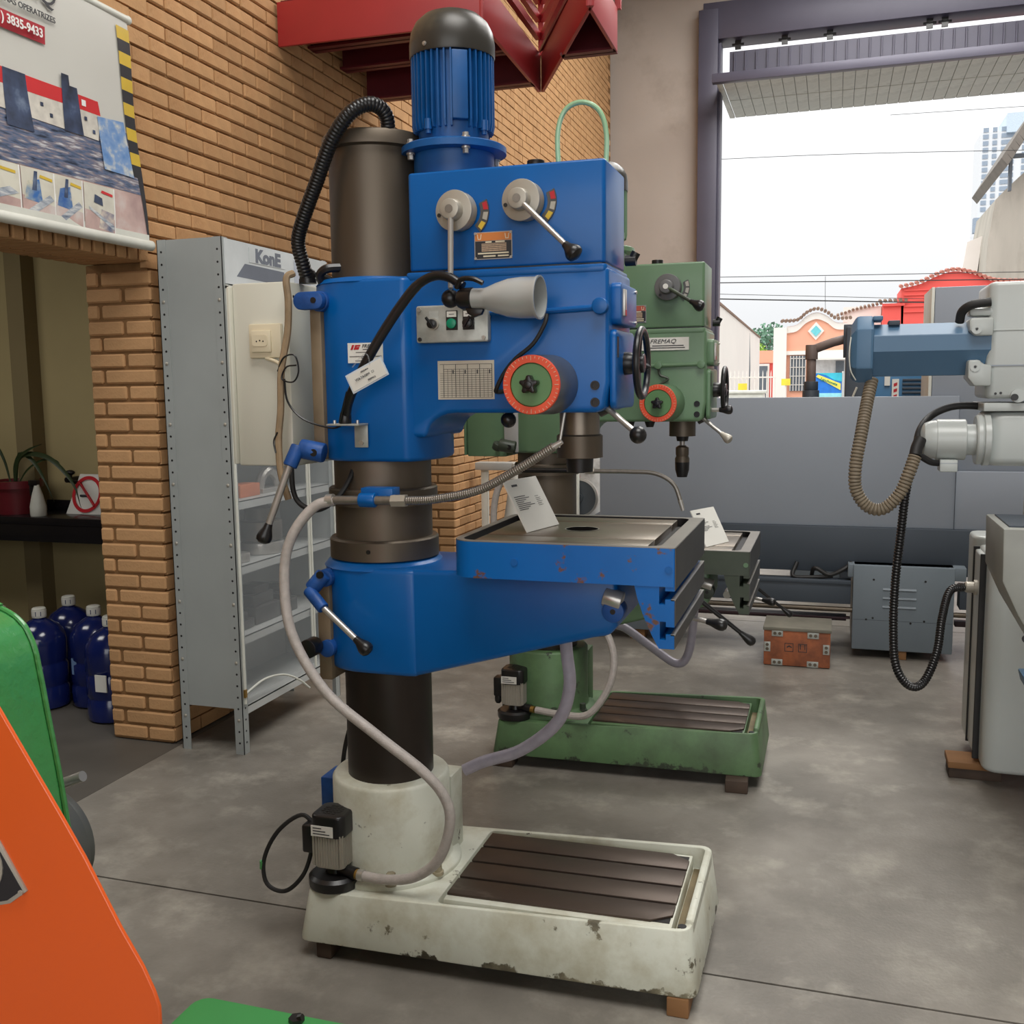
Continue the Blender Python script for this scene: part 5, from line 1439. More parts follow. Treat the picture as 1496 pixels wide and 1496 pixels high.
t = thing('green_machine_cover', 'glossy bright green rounded machine cover behind the orange guard', 'machine cover', (-1.4, 1.45, 0))
mb = MB()
prof = [(-1.288, 0), (-1.293, .706), (-1.298, .784), (-1.305, .848), (-1.314, .913), (-1.3205, .955), (-1.327, .998), (-1.332, 1.035), (-1.337, 1.066), (-1.341, 1.092), (-1.348, 1.114), (-1.360, 1.137), (-1.378, 1.154), (-1.397, 1.164), (-1.415, 1.170), (-1.460, 1.180), (-1.9, 1.20), (-1.9, 0)]
mb.prism(prof, 'y', 1.0, 1.42)
mb.build('cover_shell', BRIGHT_GREEN, t, .012, 3)
rp = [Vector((x - .001, 1.42, z)) for x, z in prof[1:17]]
MB().tube(rp, .005, 8, sub=4).build('cover_rim', BRIGHT_GREEN, t)
MB().cyl((-1.468, 1.42, .672), (-1.468, 1.52, .672), .130, n=48).cyl((-1.468, 1.52, .672), (-1.468, 1.55, .672), .115, n=48).build('belt_pulley', mat('pulley_grey', (104, 106, 104), .45, .4), t, .004)
MB().cyl((-1.53, 1.56, .745), (-1.382, 1.56, .806), .0105, n=16).build('draw_bar', STEEL, t)
MB().cyl((-1.52, 1.42, .749), (-1.52, 1.58, .749), .02, n=16).build('bar_boss', STEEL_DARK, t)

t = thing('green_bench', 'flat green bench top corner at bottom edge of picture', 'bench', (-.75, 1.35, 0))
MB().prism(rrect(-1.083, -.45, .95, 1.482, .03, 4), 'z', .41, .45).build('bench_top', FLAT_GREEN, t, .004)
MB().box(-1.03, -.5, 1.0, 1.44, 0, .41).build('bench_cabinet', FLAT_GREEN, t, .004)
MB().cyl((-.872, 1.462, .45), (-.872, 1.462, .458), .014, n=6).cyl((-.868, 1.462, .457), (-.86, 1.462, .460), .006, n=8).build('bolt', BLACK, t)

# ------------------------------------------------------------------ light grey bed milling machine at the right
t = thing('milling_machine', 'light grey milling machine with blue ram and corrugated hoses, right edge', 'milling machine', (.95, 4.4, 0))
def vprism(x0, x1, y0, y1, z0, z1, r, m, nm, bevel=.012, parent=None):
    return MB().prism(rrect(x0, x1, y0, y1, r, 5), 'z', z0, z1).build(nm, m, parent or t, bevel, 3)
cabm = vprism(.575, 1.7, 4.07, 4.62, .07, .90, .06, MILL_GREY, 'column_cabinet', .02)
vprism(.558, .60, 4.19, 4.56, .09, .885, .015, MILL_GREY, 'side_door', .008)
for y in (4.195, 4.40):
    MB().prism(rrect(.552, .575, y - .007, y + .007, .003, 2), 'z', .085, .895).build('door_gasket', BLACK_MATT, t)
MB().prism(rrect(.556, 1.7, 4.42, 4.63, .05, 5), 'z', .08, .93).build('rear_housing', MILL_GREY, t, .015, 3)
MB().lathe([(.03, 0), (.03, .012), (.022, .012), (.022, .04), (.018, .045)], (.558, 4.30, .745), (-1, 0, 0), 18).build('hose_gland', ALU, t)
MB().box(.72, 1.6, 3.9, 4.4, .90, 1.20).build('column', MILL_GREY, t, .03)
# table and knee ahead of the column
tp = [(.508, 1.10), (.512, .935), (.56, .83), (.66, .66), (.80, .62), (1.5, .62), (1.5, 1.10)]
MB().prism([(x, z) for x, z in tp], 'y', 3.40, 3.78).build('work_table', mat('mill_table_grey', (150, 152, 146), .45), t, .006)
MB().box(.53, 1.5, 3.44, 3.74, 1.10, 1.105).build('table_surface', BED_DARK, t)
MB().prism([(.566, .665), (.575, .63), (.63, .555), (.66, .56), (.60, .665)], 'y', 3.28, 3.40).build('table_crank', MILL_BLUE, t, .006)
MB().cyl((.585, 3.395, .76), (.585, 3.385, .76), .012, n=16).build('table_port', BLACK, t)
# head
hd_ = MB().prism(rrect(.515, 1.15, 3.98, 4.30, .03, 4), 'z', 1.49, 1.90).build('head_upper', MILL_GREY, t, .016, 3)
MB().box(.512, 1.152, 3.977, 4.303, 1.605, 1.609).build('panel_seam', GUARD_GREY, hd_)
MB().box(.512, 1.152, 3.977, 4.303, 1.728, 1.734).build('panel_ridge', MILL_GREY, hd_, .002)
MB().box(.512, 1.16, 3.98, 4.30, 1.445, 1.475).build('head_lip', MILL_GREY, t, .004)
MB().prism(rrect(.520, 1.15, 3.99, 4.30, .06, 5), 'z', 1.248, 1.442).build('head_lower', MILL_GREY, t, .03, 4)
MB().lathe([(.024, 0), (.024, .02)], (.62, 3.985, 1.50), (0, -1, 0), 20).build('head_port', MILL_GREY, t)
MB().cyl((.608, 3.965, 1.495), (.608, 3.958, 1.495), .012, n=16).build('port_hole', GREASE, t)
for x, z, m in ((.548, 1.508, GREASE), (.565, 1.51, GREASE)):
    MB().cyl((x, 3.981, z), (x, 3.978, z), .0045, n=10).build('screw_hole', m, hd_)
for za, zb in ((1.712, 1.775), (1.535, 1.628)):
    cl = MB().prism([(.452, za + .02), (.470, za), (.53, za + (0 if za > 1.6 else .015)), (.53, zb), (.456, zb), (.450, zb - .01)] if za > 1.6 else [(.452, za + .03), (.475, za), (.53, za + .0), (.53, zb - .02), (.50, zb - .015), (.49, zb), (.452, zb)], 'y', 3.955, 4.09).build('ram_clamp', MILL_GREY, t, .008)
    zc_ = 1.735 if za > 1.6 else 1.603
    MB().lathe([(.017, 0), (.017, .003), (.006, .003), (.005, .0005)], (.475, 3.955, zc_), (0, -1, 0), 20).build('clamp_screw', MILL_GREY, cl)
    MB().cyl((.475, 3.9515, zc_), (.475, 3.951, zc_), .004, n=10).build('screw_hole', GREASE, cl)
MB().tube([(.425, 4.02, 1.765), (.43, 4.0, 1.80), (.46, 3.98, 1.822), (.52, 3.98, 1.83)], .016, 12).build('head_cable', BLACK_MATT, t)
MB().box(.452, .54, 3.985, 4.08, 1.782, 1.812).build('ram_shoulder', MILL_GREY, t, .012)
# horizontal feed motor
MB().lathe([(.0, 0), (.035, .003), (.060, .018), (.069, .04), (.071, .058)], (.302, 4.02, 1.342), (1, 0, 0), 40).build('motor_cowl', MILL_GREY, t)
MB().lathe([(.073, .058), (.0745, .060), (.0745, .155), (.072, .158)], (.302, 4.02, 1.342), (1, 0, 0), 40).build('motor_body', MILL_GREY, t)
MB().lathe([(.056, .155), (.056, .20)], (.302, 4.02, 1.342), (1, 0, 0), 36).build('motor_neck', MILL_GREY, t)
MB().lathe([(.086, .19), (.090, .195), (.090, .208), (.086, .213), (.094, .216), (.094, .235)], (.302, 4.02, 1.342), (1, 0, 0), 40).build('motor_flange', MILL_GREY, t)
MB().box(.372, .432, 3.955, 4.05, 1.228, 1.272).build('motor_terminal_box', MILL_GREY, t, .004)
MB().box(.3715, .4325, 3.9545, 4.0505, 1.2585, 1.2605).build('lid_seam', GUARD_GREY, t)
# blue octagonal ram with end cap
def octa(yc, zc, hy, hz, cy_, cz_):
    return [(yc - hy, zc - hz + cz_), (yc - hy + cy_, zc - hz), (yc + hy - cy_, zc - hz), (yc + hy, zc - hz + cz_), (yc + hy, zc + hz - cz_), (yc + hy - cy_, zc + hz), (yc - hy + cy_, zc + hz), (yc - hy, zc + hz - cz_)]
MB().prism([(3.985, 1.664), (4.04, 1.575), (4.15, 1.575), (4.20, 1.664), (4.16, 1.765), (4.045, 1.765), (3.985, 1.722)], 'x', .10, .53).build('ram', MILL_BLUE, t, .002, 1, angle=15)
mb = MB()
o8 = octa(4.10, 1.675, .125, .122, .06, .05)
mb.loft([[(.135, y, z) for y, z in o8], [(.075, y, z) for y, z in o8], [(.055, 4.10 + (y - 4.10) * .8, 1.668 + (z - 1.675) * .78) for y, z in o8]])
mb.build('ram_end_cap', MILL_BLUE, t, .010, 2, angle=18)
MB().box(.13, .165, 4.0, 4.15, 1.778, 1.795).build('cap_lug', MILL_BLUE, t, .004)
MB().box(.185, .225, 4.02, 4.12, 1.76, 1.778).build('ram_stop', BED_DARK, t, .003)
MB().tube([(.055, 4.0, 1.72), (.050, 3.975, 1.66), (.056, 3.975, 1.60), (.075, 3.985, 1.562)], .0025, 6).build('cap_wire', TUBE_WHITE, t)
MB().corr([(.135, 4.05, 1.565), (.118, 4.0, 1.48), (.098, 3.93, 1.36), (.082, 3.9, 1.25), (.086, 3.9, 1.165), (.125, 3.9, 1.105), (.18, 3.9, 1.095), (.235, 3.9, 1.15), (.265, 3.91, 1.225), (.285, 3.93, 1.285)], .0235, .0125, .20, 14).build('tan_hose', TAN_HOSE, t)
MB().tube([(.285, 3.93, 1.285), (.292, 3.95, 1.315), (.305, 3.97, 1.345)], .022, 12).tube([(.285, 3.93, 1.295), (.31, 3.945, 1.282), (.345, 3.96, 1.262), (.38, 3.99, 1.258)], .012, 10).build('hose_manifold', BLACK_MATT, t)
MB().tube([(.29, 3.96, 1.31), (.305, 4.02, 1.375), (.35, 4.12, 1.425), (.42, 4.14, 1.458), (.50, 4.14, 1.462), (.56, 4.15, 1.45)], .0135, 12).build('head_hose', BLACK_MATT, t)
MB().corr([(.268, 3.91, 1.225), (.255, 3.905, 1.14), (.244, 3.9, 1.0), (.232, 3.9, .84), (.230, 3.9, .66), (.243, 3.9, .515), (.29, 3.92, .437), (.345, 3.97, .436), (.395, 4.05, .53), (.42, 4.15, .65), (.455, 4.25, .735), (.515, 4.30, .745)], .016, .011, .20, 12).build('black_hose', BLACK, t)
for x, y, lab in ((.60, 4.22, 'worn wooden plank block under the corner of light grey milling cabinet'),):
    t2 = thing('timber_block', lab, 'block', (x, y, 0), 'timber blocks under the machines')
    MB().box(.47, .66, 4.18, 4.30, 0, .042).build('plank', WOOD_DARK, t2, .004)
    MB().box(.465, .66, 4.17, 4.31, .0425, .069).build('plank', WOOD, t2, .004)

# ------------------------------------------------------------------ long grey lathe across the back of the hall
LY = 6.0
t = thing('long_lathe', 'long grey lathe seen from behind with tall splash guard and slate bed', 'lathe', (-.2, LY + .4, 0))
MB().box(-1.36, .66, LY + .08, LY + .11, .735, 1.475).build('splash_guard', GUARD_GREY, t, .004)
MB().box(.655, 2.2, LY + .079, LY + .11, .735, 1.06).build('splash_guard', GUARD_GREY, t, .004)
MB().box(.655, .657, LY + .07, LY + .08, .735, 1.10).build('guard_seam', BED_DARK, t)
MB().box(-1.45, 2.2, LY + .06, LY + .60, .47, .735).build('lathe_bed', BED_DARK, t, .006)
MB().box(.518, 2.2, LY + .12, LY + .62, 1.045, 2.07).build('headstock', GUARD_GREY, t, .006)
MB().box(.500, .5165, LY + .12, LY + .62, 1.06, 2.07).build('headstock_end_plate', TUBE_WHITE, t, .002)
# pedestals with their louvres
ped = MB().box(.13, .66, LY - .05, LY + .55, .05, .535).box(.10, .72, LY - .03, LY + .55, .46, .535).build('pedestal', PED_GREY, t, .006)
for k, z in enumerate((.395, .345, .295)):
    MB().prism([(LY - .05, z), (LY - .058, z + .004), (LY - .05, z + .014)], 'x', .29, .465).build('louvre', PED_GREY, ped)
for x, z in ((.24, .455), (.51, .455), (.205, .225), (.24, .235), (.44, .215), (.51, .23)):
    MB().cyl((x, LY - .05, z), (x, LY - .0515, z), .006, n=10).build('screw_hole', GREASE, ped)
MB().box(.135, .655, LY - .0505, LY - .049, .222, .224).build('panel_seam', BED_DARK, ped)
MB().box(-1.98, -.86, LY + .04, LY + .5, .065, .47).build('pedestal', PED_GREY, t, .006)
# coolant trough, feed rod, lead screw along the back
MB().box(-1.0, .12, LY - .02, LY + .10, .30, .43).box(-1.0, .12, LY - .035, LY - .02, .415, .44).build('coolant_trough', BED_DARK, t, .004)
MB().box(.69, 1.6, LY - .02, LY + .10, .30, .43).box(.69, 1.6, LY - .035, LY - .02, .415, .45).build('coolant_trough', BED_DARK, t, .004)
MB().cyl((-1.0, LY + .0, .265), (2.0, LY + .0, .265), .0145, n=14).build('feed_rod', STEEL_DARK, t)
MB().box(-1.0, .10, LY + .06, LY + .12, .185, .215).box(-1.0, .12, LY + .02, LY + .06, .205, .215).build('lead_screw_cover', mat('dark_maroon', (58, 36, 42), .5), t, .002)
MB().box(.68, 2.0, LY + .06, LY + .12, .185, .215).build('lead_screw_cover', mat('dark_maroon', (58, 36, 42), .5), t, .002)
MB().tube([(-.10, LY + .05, .43), (-.08, LY + .0, .50), (.0, LY - .01, .465), (.08, LY + .0, .50), (.12, LY + .05, .53)], .012, 8).tube([(-.18, LY + .05, .52), (-.20, LY + .0, .45), (-.12, LY - .01, .445), (.02, LY, .455)], .012, 8).build('cable_bundle', BLACK_MATT, t)
block(-1.12, 6.12, .09, .12, .065, 'pale wooden block under grey lathe pedestal, seen below blue table', WOOD)
block(.40, 5.99, .05, .06, .05, 'small pale wooden block under louvred lathe pedestal', WOOD)
block(.40, 6.40, .3, .2, .05, 'wide wooden block at back of louvred lathe pedestal', WOOD_DARK)
block(-1.80, 6.12, .09, .12, .065, 'wooden block under left end of grey lathe pedestal', WOOD)

# ------------------------------------------------------------------ orange crate on the floor
t = thing('wooden_crate', 'worn orange board crate with metal corner clips in front of the lathe', 'crate', (-.16, 5.8, 0))
MB().box(-.337, .016, 5.66, 5.94, .004, .205).build('crate_body', ORANGE_CRATE, t, .004)
MB().box(-.342, .021, 5.652, 5.945, .200, .220).build('lid', mat('crate_grey_lid', (120, 116, 104), .7, var=.2, scale=8), t, .004)
for x, z in ((-.265, .185), (-.075, .182), (-.265, .022), (-.075, .020)):
    c_ = MB().box(x - .03, x + .03, 5.655, 5.66, z - .017, z + .017).build('metal_clip', GALV, t, .001)
    for s_ in (-1, 1):
        MB().lathe([(.009, 0), (.009, .001), (.006, .001)], (x + s_ * .013, 5.655, z), (0, -1, 0), 12).build('clip_boss', STEEL_DARK, c_)
for x in (-.318, -.005):
    c_ = MB().box(x - .017, x + .017, 5.655, 5.66, .08, .135).build('metal_clip', GALV, t, .001)
    for s_ in (-1, 1):
        MB().lathe([(.009, 0), (.009, .001), (.006, .001)], (x, 5.655, .107 + s_ * .012), (0, -1, 0), 12).build('clip_boss', STEEL_DARK, c_)
def mark_frame(x0, x1, z0, z1, w=.003):
    y = 5.6588
    return MB().box(x0, x1, y, y + .002, z0, z0 + w).box(x0, x1, y, y + .002, z1 - w, z1).box(x0, x0 + w, y, y + .002, z0, z1).box(x1 - w, x1, y, y + .002, z0, z1)
mark_frame(-.225, -.178, .085, .132).prism([(-.214, .112), (-.200, .120), (-.185, .110), (-.188, .106), (-.200, .113), (-.212, .106)], 'y', 5.659, 5.6605).build('umbrella_mark', INK, t)
mb = mark_frame(-.152, -.106, .085, .132)
for x in (-.141, -.117):
    mb.prism([(x - .007, .122), (x, .128), (x + .007, .122), (x + .002, .122), (x + .002, .10), (x - .002, .10), (x - .002, .122)], 'y', 5.659, 5.6605)
mb.build('arrows_mark', INK, t)

# ------------------------------------------------------------------ things glimpsed behind the green drill
t = thing('steel_stand', 'white steel stand with flat top rail before the far brick wall', 'stand', (-2.56, 7.6, 0))
MB().box(-2.66, -2.61, 7.58, 7.63, 0, .905).box(-2.61, -2.60, 7.58, 7.585, 0, .905).build('leg', TUBE_WHITE, t, .004)
MB().box(-2.15, -2.10, 7.58, 7.63, 0, .905).build('leg', TUBE_WHITE, t, .004)
MB().box(-2.70, -2.05, 7.55, 7.68, .905, .965).build('top_rail', CAB_LIGHT, t, .006)
t = thing('traffic_cone', 'white cone with orange band beyond the blue drill table', 'cone', (-2.06, 6.7, 0))
MB().box(-2.26, -1.86, 6.5, 6.9, 0, .03).build('cone_base', BLACK_MATT, t, .01)
MB().lathe([(.155, .03), (.135, .43)], (-2.06, 6.7, 0), n=28).lathe([(.126, .60), (.06, 1.02), (.055, 1.03), (.0, 1.03)], (-2.06, 6.7, 0), n=28).build('cone_body', WHITE_PAPER, t)
MB().lathe([(.1355, .43), (.1265, .60)], (-2.06, 6.7, 0), n=28).build('cone_band', mat('cone_orange', (226, 92, 70), .5), t)
t = thing('white_post', 'slim white post with foot plate beside the green drill column', 'post', (-1.72, 6.9, 0))
MB().box(-1.742, -1.698, 6.90, 6.94, .01, 1.06).box(-1.79, -1.698, 6.90, 6.94, 1.06, 1.10).build('upright', TUBE_WHITE, t, .003)
MB().box(-1.80, -1.64, 6.83, 6.975, 0, .012).build('foot_plate', TUBE_WHITE, t)
t = thing('balance_wheel', 'round dark steel wheel with bright rim behind the green drill column', 'wheel', (-1.69, 7.02, 0))
MB().lathe([(.125, 0), (.140, .004), (.140, .04), (.125, .044)], (-1.715, 7.02, .765), (0, -1, 0), 44, ring=True).build('wheel_rim', STEEL, t)
MB().lathe([(.0, .01), (.127, .012), (.127, .036), (.03, .036), (.03, .05), (.0, .05)], (-1.715, 7.02, .765), (0, -1, 0), 44).build('wheel_disc', mat('wheel_dark', (92, 98, 104), .35, .5), t)
MB().box(-1.86, -1.57, 6.985, 7.05, .0, .64).build('wheel_support', PED_GREY, t, .005)
SACKM = mat_print('white_sack', [(0.3, (170, 164, 158)), (0.45, (226, 224, 220)), (0.62, (236, 236, 234)), (0.75, (196, 120, 116))], 9)
t = thing('white_sack', 'crumpled white woven sack with red print behind the dark wheel', 'sack', (-1.66, 7.25, .0))
mb = MB()
rings = []
for j in range(12):
    z = .005 + j * .105
    r = .15 * (1 - .25 * abs(j - 4) / 8)
    rings.append([(-1.68 + (r + .012 * math.sin(5 * a + j)) * math.cos(a), 7.25 + (.10 + .01 * math.cos(4 * a - j)) * math.sin(a), z) for a in [2 * math.pi * k / 20 for k in range(20)]])
mb.loft(rings)
mb.build('sack_body', SACKM, t)
MB().tube([(-1.70, 7.20, 1.15), (-1.73, 7.18, 1.21), (-1.68, 7.17, 1.26), (-1.63, 7.18, 1.21), (-1.64, 7.20, 1.15)], .012, 8).tube([(-1.62, 7.17, 1.14), (-1.61, 7.15, 1.23), (-1.65, 7.15, 1.29)], .016, 8).build('sack_tie', BLACK_MATT, t)

# blue lathe glimpsed through the gap above the splash guard, and its lamp arm
t = thing('blue_lathe', 'blue machine with ribbed cover and red white tag beyond the grey splash guard', 'lathe', (.45, 8.6, 0))
MB().box(.10, .80, 8.4, 9.0, 0, 1.62).build('machine_body', mat('far_machine_blue', (44, 104, 146), .4), t, .01)
MB().box(.08, .24, 8.25, 8.8, .0, 1.98).build('end_housing', BED_DARK, t, .01)
for k in range(5):
    MB().box(.50, .72, 8.385, 8.40, 1.435 + k * .032, 1.452 + k * .032).build('cover_rib', BED_DARK, t, .003)
tg_ = MB().box(.425, .475, 8.385, 8.40, 1.40, 1.58).build('warning_tag', WHITE_PAPER, t)
for k in range(3):
    MB().prism([(.437, 1.43 + k * .045), (.463, 1.44 + k * .045), (.463, 1.465 + k * .045), (.437, 1.455 + k * .045)], 'y', 8.384, 8.386).build('tag_mark', INK_RED, tg_)
MB().box(.37, .41, 8.385, 8.40, 1.53, 1.60).build('name_tag', WHITE_PAPER, t)
MB().ball((.70, 8.36, 1.50), .06, .8, .6, 1.2).build('rag', WHITE_PAPER, t)
MB().cyl((.12, 8.25, 1.40), (.165, 8.22, 1.52), .008, n=8).build('lever', TUBE_WHITE, t)
PIPE = mat('arm_brown_grey', (120, 104, 98), .45)
MB().tube([(.10, 8.4, 1.90), (-.02, 8.4, 1.87), (-.16, 8.4, 1.82)], .035, 12, smooth=False).cyl((-.175, 8.4, 1.855), (-.175, 8.4, 1.74), .048, n=18).cyl((-.175, 8.4, 1.74), (-.175, 8.4, 1.56), .036, n=18).build('swing_arm', PIPE, t, .004)
MB().cyl((-.175, 8.4, 1.57), (-.175, 8.4, 1.50), .055, n=18).cyl((-.175, 8.4, 1.50), (-.175, 8.4, 1.2), .065, n=18).build('arm_socket', BED_DARK, t, .004)
MB().box(.06, .12, 8.3, 8.45, 1.75, 2.0).build('arm_bracket', BED_DARK, t, .004)
MB().box(-.3, .1, 8.3, 8.6, 0, 1.2).build('arm_pedestal', PED_GREY, t, .01)
# ------------------------------------------------------------------ the street beyond the gate
GROUND = mat('street_asphalt', (150, 148, 144), .9)
g = struct('floor_street', MB().box(-60, 80, 13.25, 400, -.25, -.03), GROUND)
STUCCO_PINK = mat('stucco_pink', (234, 170, 142), .85, var=.06, scale=.8)
STUCCO_WHITE = mat('stucco_white', (232, 226, 218), .85, var=.03, scale=.5)
STUCCO_RED = mat('stucco_red', (226, 92, 84), .8, var=.04, scale=.5)  # paled toward pink: bright haze painted into the stucco
TILE = mat('clay_tile', (176, 112, 96), .8, var=.2)
TILE_GREY = mat('weathered_tile', (128, 104, 88), .8, var=.2)
DARK_OPEN = mat('window_dark', (96, 104, 112), .4)
CONC_RAW = mat('raw_concrete', (176, 170, 158), .9, var=.12, scale=.6, stain=((130, 124, 112), .36, .5), stretch=(1, 1, .25))
TOWER_W = mat('tower_white', (220, 222, 224), .9, var=.02, spec=.1)  # tower colours paled so the haze is painted in
TOWER_G = mat('tower_window', (150, 162, 176), .7, spec=.1)

def curve_top(pts, n=6):
    return [(p.x, p.y) for p in catmull([Vector((x, z, 0)) for x, z in pts], n)]
def tiles_along(curve, y, r, depth, m, parent, step):
    """Roof tile ends along a parapet line: each end is a half-round cover tile."""
    P = [Vector((x, 0, z)) for x, z in curve]
    L = [0.0]
    for a, b in zip(P, P[1:]):
        L.append(L[-1] + (b - a).length)
    k = int(L[-1] / step)
    me = None
    for i in range(k + 1):
        s = L[-1] * i / k
        j = 0
        while j < len(L) - 2 and L[j + 1] < s:
            j += 1
        p = P[j].lerp(P[j + 1], (s - L[j]) / max(1e-6, L[j + 1] - L[j]))
        if me is None:
            set_s = ORG.copy()
            set_origin((0, 0, 0))
            me = MB().cyl((0, 0, 0), (0, depth, .12), r, n=10).mesh('roof_tile')
            me.materials.append(m)
            set_origin(set_s)
        instance('roof_tile', me, Vector((p.x, y - .25, p.z + r * .3)) - Vector(parent.location), parent)

# pink house with curved parapet
t = thing('pink_house', 'pink stucco house with curved tiled parapet and turquoise diamond across street', 'house', (-.9, 55, 0))
topc = curve_top([(-2.40, 4.50), (-1.9, 4.60), (-1.45, 5.0), (-.95, 5.18), (-.45, 5.0), (.0, 4.66), (.55, 4.62)])
MB().prism([(-2.6, -.03), (.62, -.03)] + list(reversed(topc)) + [(-2.40, 4.5)], 'y', 55, 60).build('facade', STUCCO_PINK, t)
band = [(x, z - .02) for x, z in topc] + [(x, z - .34) for x, z in reversed(topc)]
MB().prism(band, 'y', 54.9, 55).build('parapet_moulding', STUCCO_WHITE, t)
tiles_along([(x, z + .02) for x, z in curve_top([(-2.65, 4.72), (-1.9, 4.76), (-1.45, 5.12), (-.95, 5.30), (-.45, 5.12), (.0, 4.80), (.7, 4.80)])], 55, .085, 1.2, TILE_GREY, t, .19)
MB().prism([(-.96, 3.78), (-.56, 4.24), (-.96, 4.70), (-1.36, 4.24)], 'y', 54.9, 55).build('diamond_frame', STUCCO_WHITE, t)
MB().prism([(-.96, 3.96), (-.70, 4.24), (-.96, 4.52), (-1.22, 4.24)], 'y', 54.85, 54.9).build('diamond_window', mat('diamond_turquoise', (110, 196, 204), .4), t)
MB().box(-2.6, .62, 54.85, 55, 3.05, 3.25).build('moulding', STUCCO_WHITE, t)
MB().box(-3.05, -2.40, 54.7, 59, -.03, 4.45).build('side_pier', STUCCO_WHITE, t)
w = MB().box(-2.22, -1.42, 54.9, 55.0, 1.2, 3.0).build('window', DARK_OPEN, t)
for k in range(6):
    MB().box(-2.20 + k * .15, -2.17 + k * .15, 54.82, 54.88, 1.2, 3.0).build('window_bar', STUCCO_WHITE, w)
for z in (1.5, 1.95, 2.4, 2.85):
    MB().box(-2.22, -1.42, 54.82, 54.88, z, z + .03).build('window_bar', STUCCO_WHITE, w)
MB().box(-1.2, .55, 54.92, 55.0, -.03, 2.9).build('shopfront', mat('shopfront_pale', (214, 214, 214), .5), t)
MB().prism([(54.0, 2.85), (55, 3.15), (55, 3.0), (54.0, 2.75)], 'x', -1.2, .9).build('awning', STUCCO_WHITE, t)
MB().box(.05, .45, 54.8, 54.92, .4, 2.7).build('shop_window', DARK_OPEN, t)
# low red annex
t = thing('red_gatehouse', 'low red house front with dark doorway between pier and pink house', 'house', (-4.1, 58, 0))
MB().box(-5.0, -3.1, 58, 61, -.03, 3.38).build('facade', STUCCO_RED, t)
MB().box(-5.05, -3.05, 57.9, 58, 2.72, 3.40).build('lintel', STUCCO_PINK, t)
f_ = MB().box(-4.46, -3.42, 57.88, 58, -.03, 2.68).build('door_frame', STUCCO_WHITE, t)
MB().box(-4.36, -3.52, 57.84, 57.9, -.03, 2.56).build('doorway', DARK_OPEN, f_)
t = thing('white_outbuilding', 'white side wall with sloping edge left of the street opening', 'house', (-3.6, 40, 0))
MB().prism([(26, -.03), (50, -.03), (50, 3.75), (26, 4.1)], 'x', -4.6, -3.42).build('side_wall', STUCCO_WHITE, t)
MB().prism([(26, 4.08), (50, 3.73), (50, 3.80), (26, 4.16)], 'x', -4.65, -3.38).build('coping', TILE_GREY, t)
MB().cyl((-3.36, 44, -.03), (-3.46, 44, 3.7), .045, n=8).build('drain_pipe', DARK_OPEN, t)
for k in range(3):
    MB().cyl((-3.9 + .28 * k, 43, .1), (-4.4 + .2 * k, 43.2, 2.9 - .3 * k), .05, n=6).build('leaning_pole', CAB_LIGHT, t)
# fence
t = thing('street_fence', 'white iron picket fence with pointed bars at the far kerb', 'fence', (-1.8, 24, 0))
for k in range(13):
    x = -2.37 + k * .09
    MB().cyl((x, 24, -.03), (x, 24, 1.80), .012, n=6).cyl((x, 24, 1.80), (x, 24, 1.87), .012, .002, n=6).build('picket', STUCCO_WHITE, t)
for z in (.5, 1.70):
    MB().box(-2.40, -1.25, 23.985, 24.015, z, z + .03).build('rail', STUCCO_WHITE, t)
# red house
t = thing('red_house', 'red house with curved tiled gable and ridged stucco courses across street', 'house', (6.0, 60, 0))
tc_ = curve_top([(3.35, 6.65), (4.3, 6.85), (5.1, 7.22), (6.0, 7.45), (7.0, 7.22), (8.0, 6.82), (9.6, 6.70)])
MB().prism([(3.5, -.03), (12, -.03), (12, 6.66)] + list(reversed(tc_)), 'y', 60, 64).build('gable_wall', STUCCO_RED, t)
MB().box(2.45, 3.5, 60, 64, -.03, 5.85).build('wing', STUCCO_RED, t)
for z in (5.35, 5.65, 5.95, 6.25, 6.5):
    MB().box(3.5, 12, 59.92, 60, z, z + .07).build('course', STUCCO_RED, t)
MB().box(2.4, 3.55, 59.85, 60, 5.72, 5.86).build('cornice', STUCCO_RED, t)
tiles_along([(x, z + .05) for x, z in tc_], 60, .10, 1.0, TILE, t, .27)
tiles_along([(2.3, 5.95), (3.6, 5.98)], 60, .09, 1.0, TILE_GREY, t, .22)
MB().prism([(60, 5.85), (64, 7.0), (64, 6.9), (60, 5.75)], 'x', 9, 14).build('roof', TILE, t)
t = thing('white_house', 'white rear house wall with ragged tile edge between pink and red houses', 'house', (1.4, 62, 0))
MB().box(.4, 2.42, 61.5, 66, -.03, 5.85).build('rear_wall', STUCCO_WHITE, t)
tiles_along([(.1, 5.35), (.9, 5.65), (2.4, 5.95)], 61.6, .08, .8, TILE_GREY, t, .2)
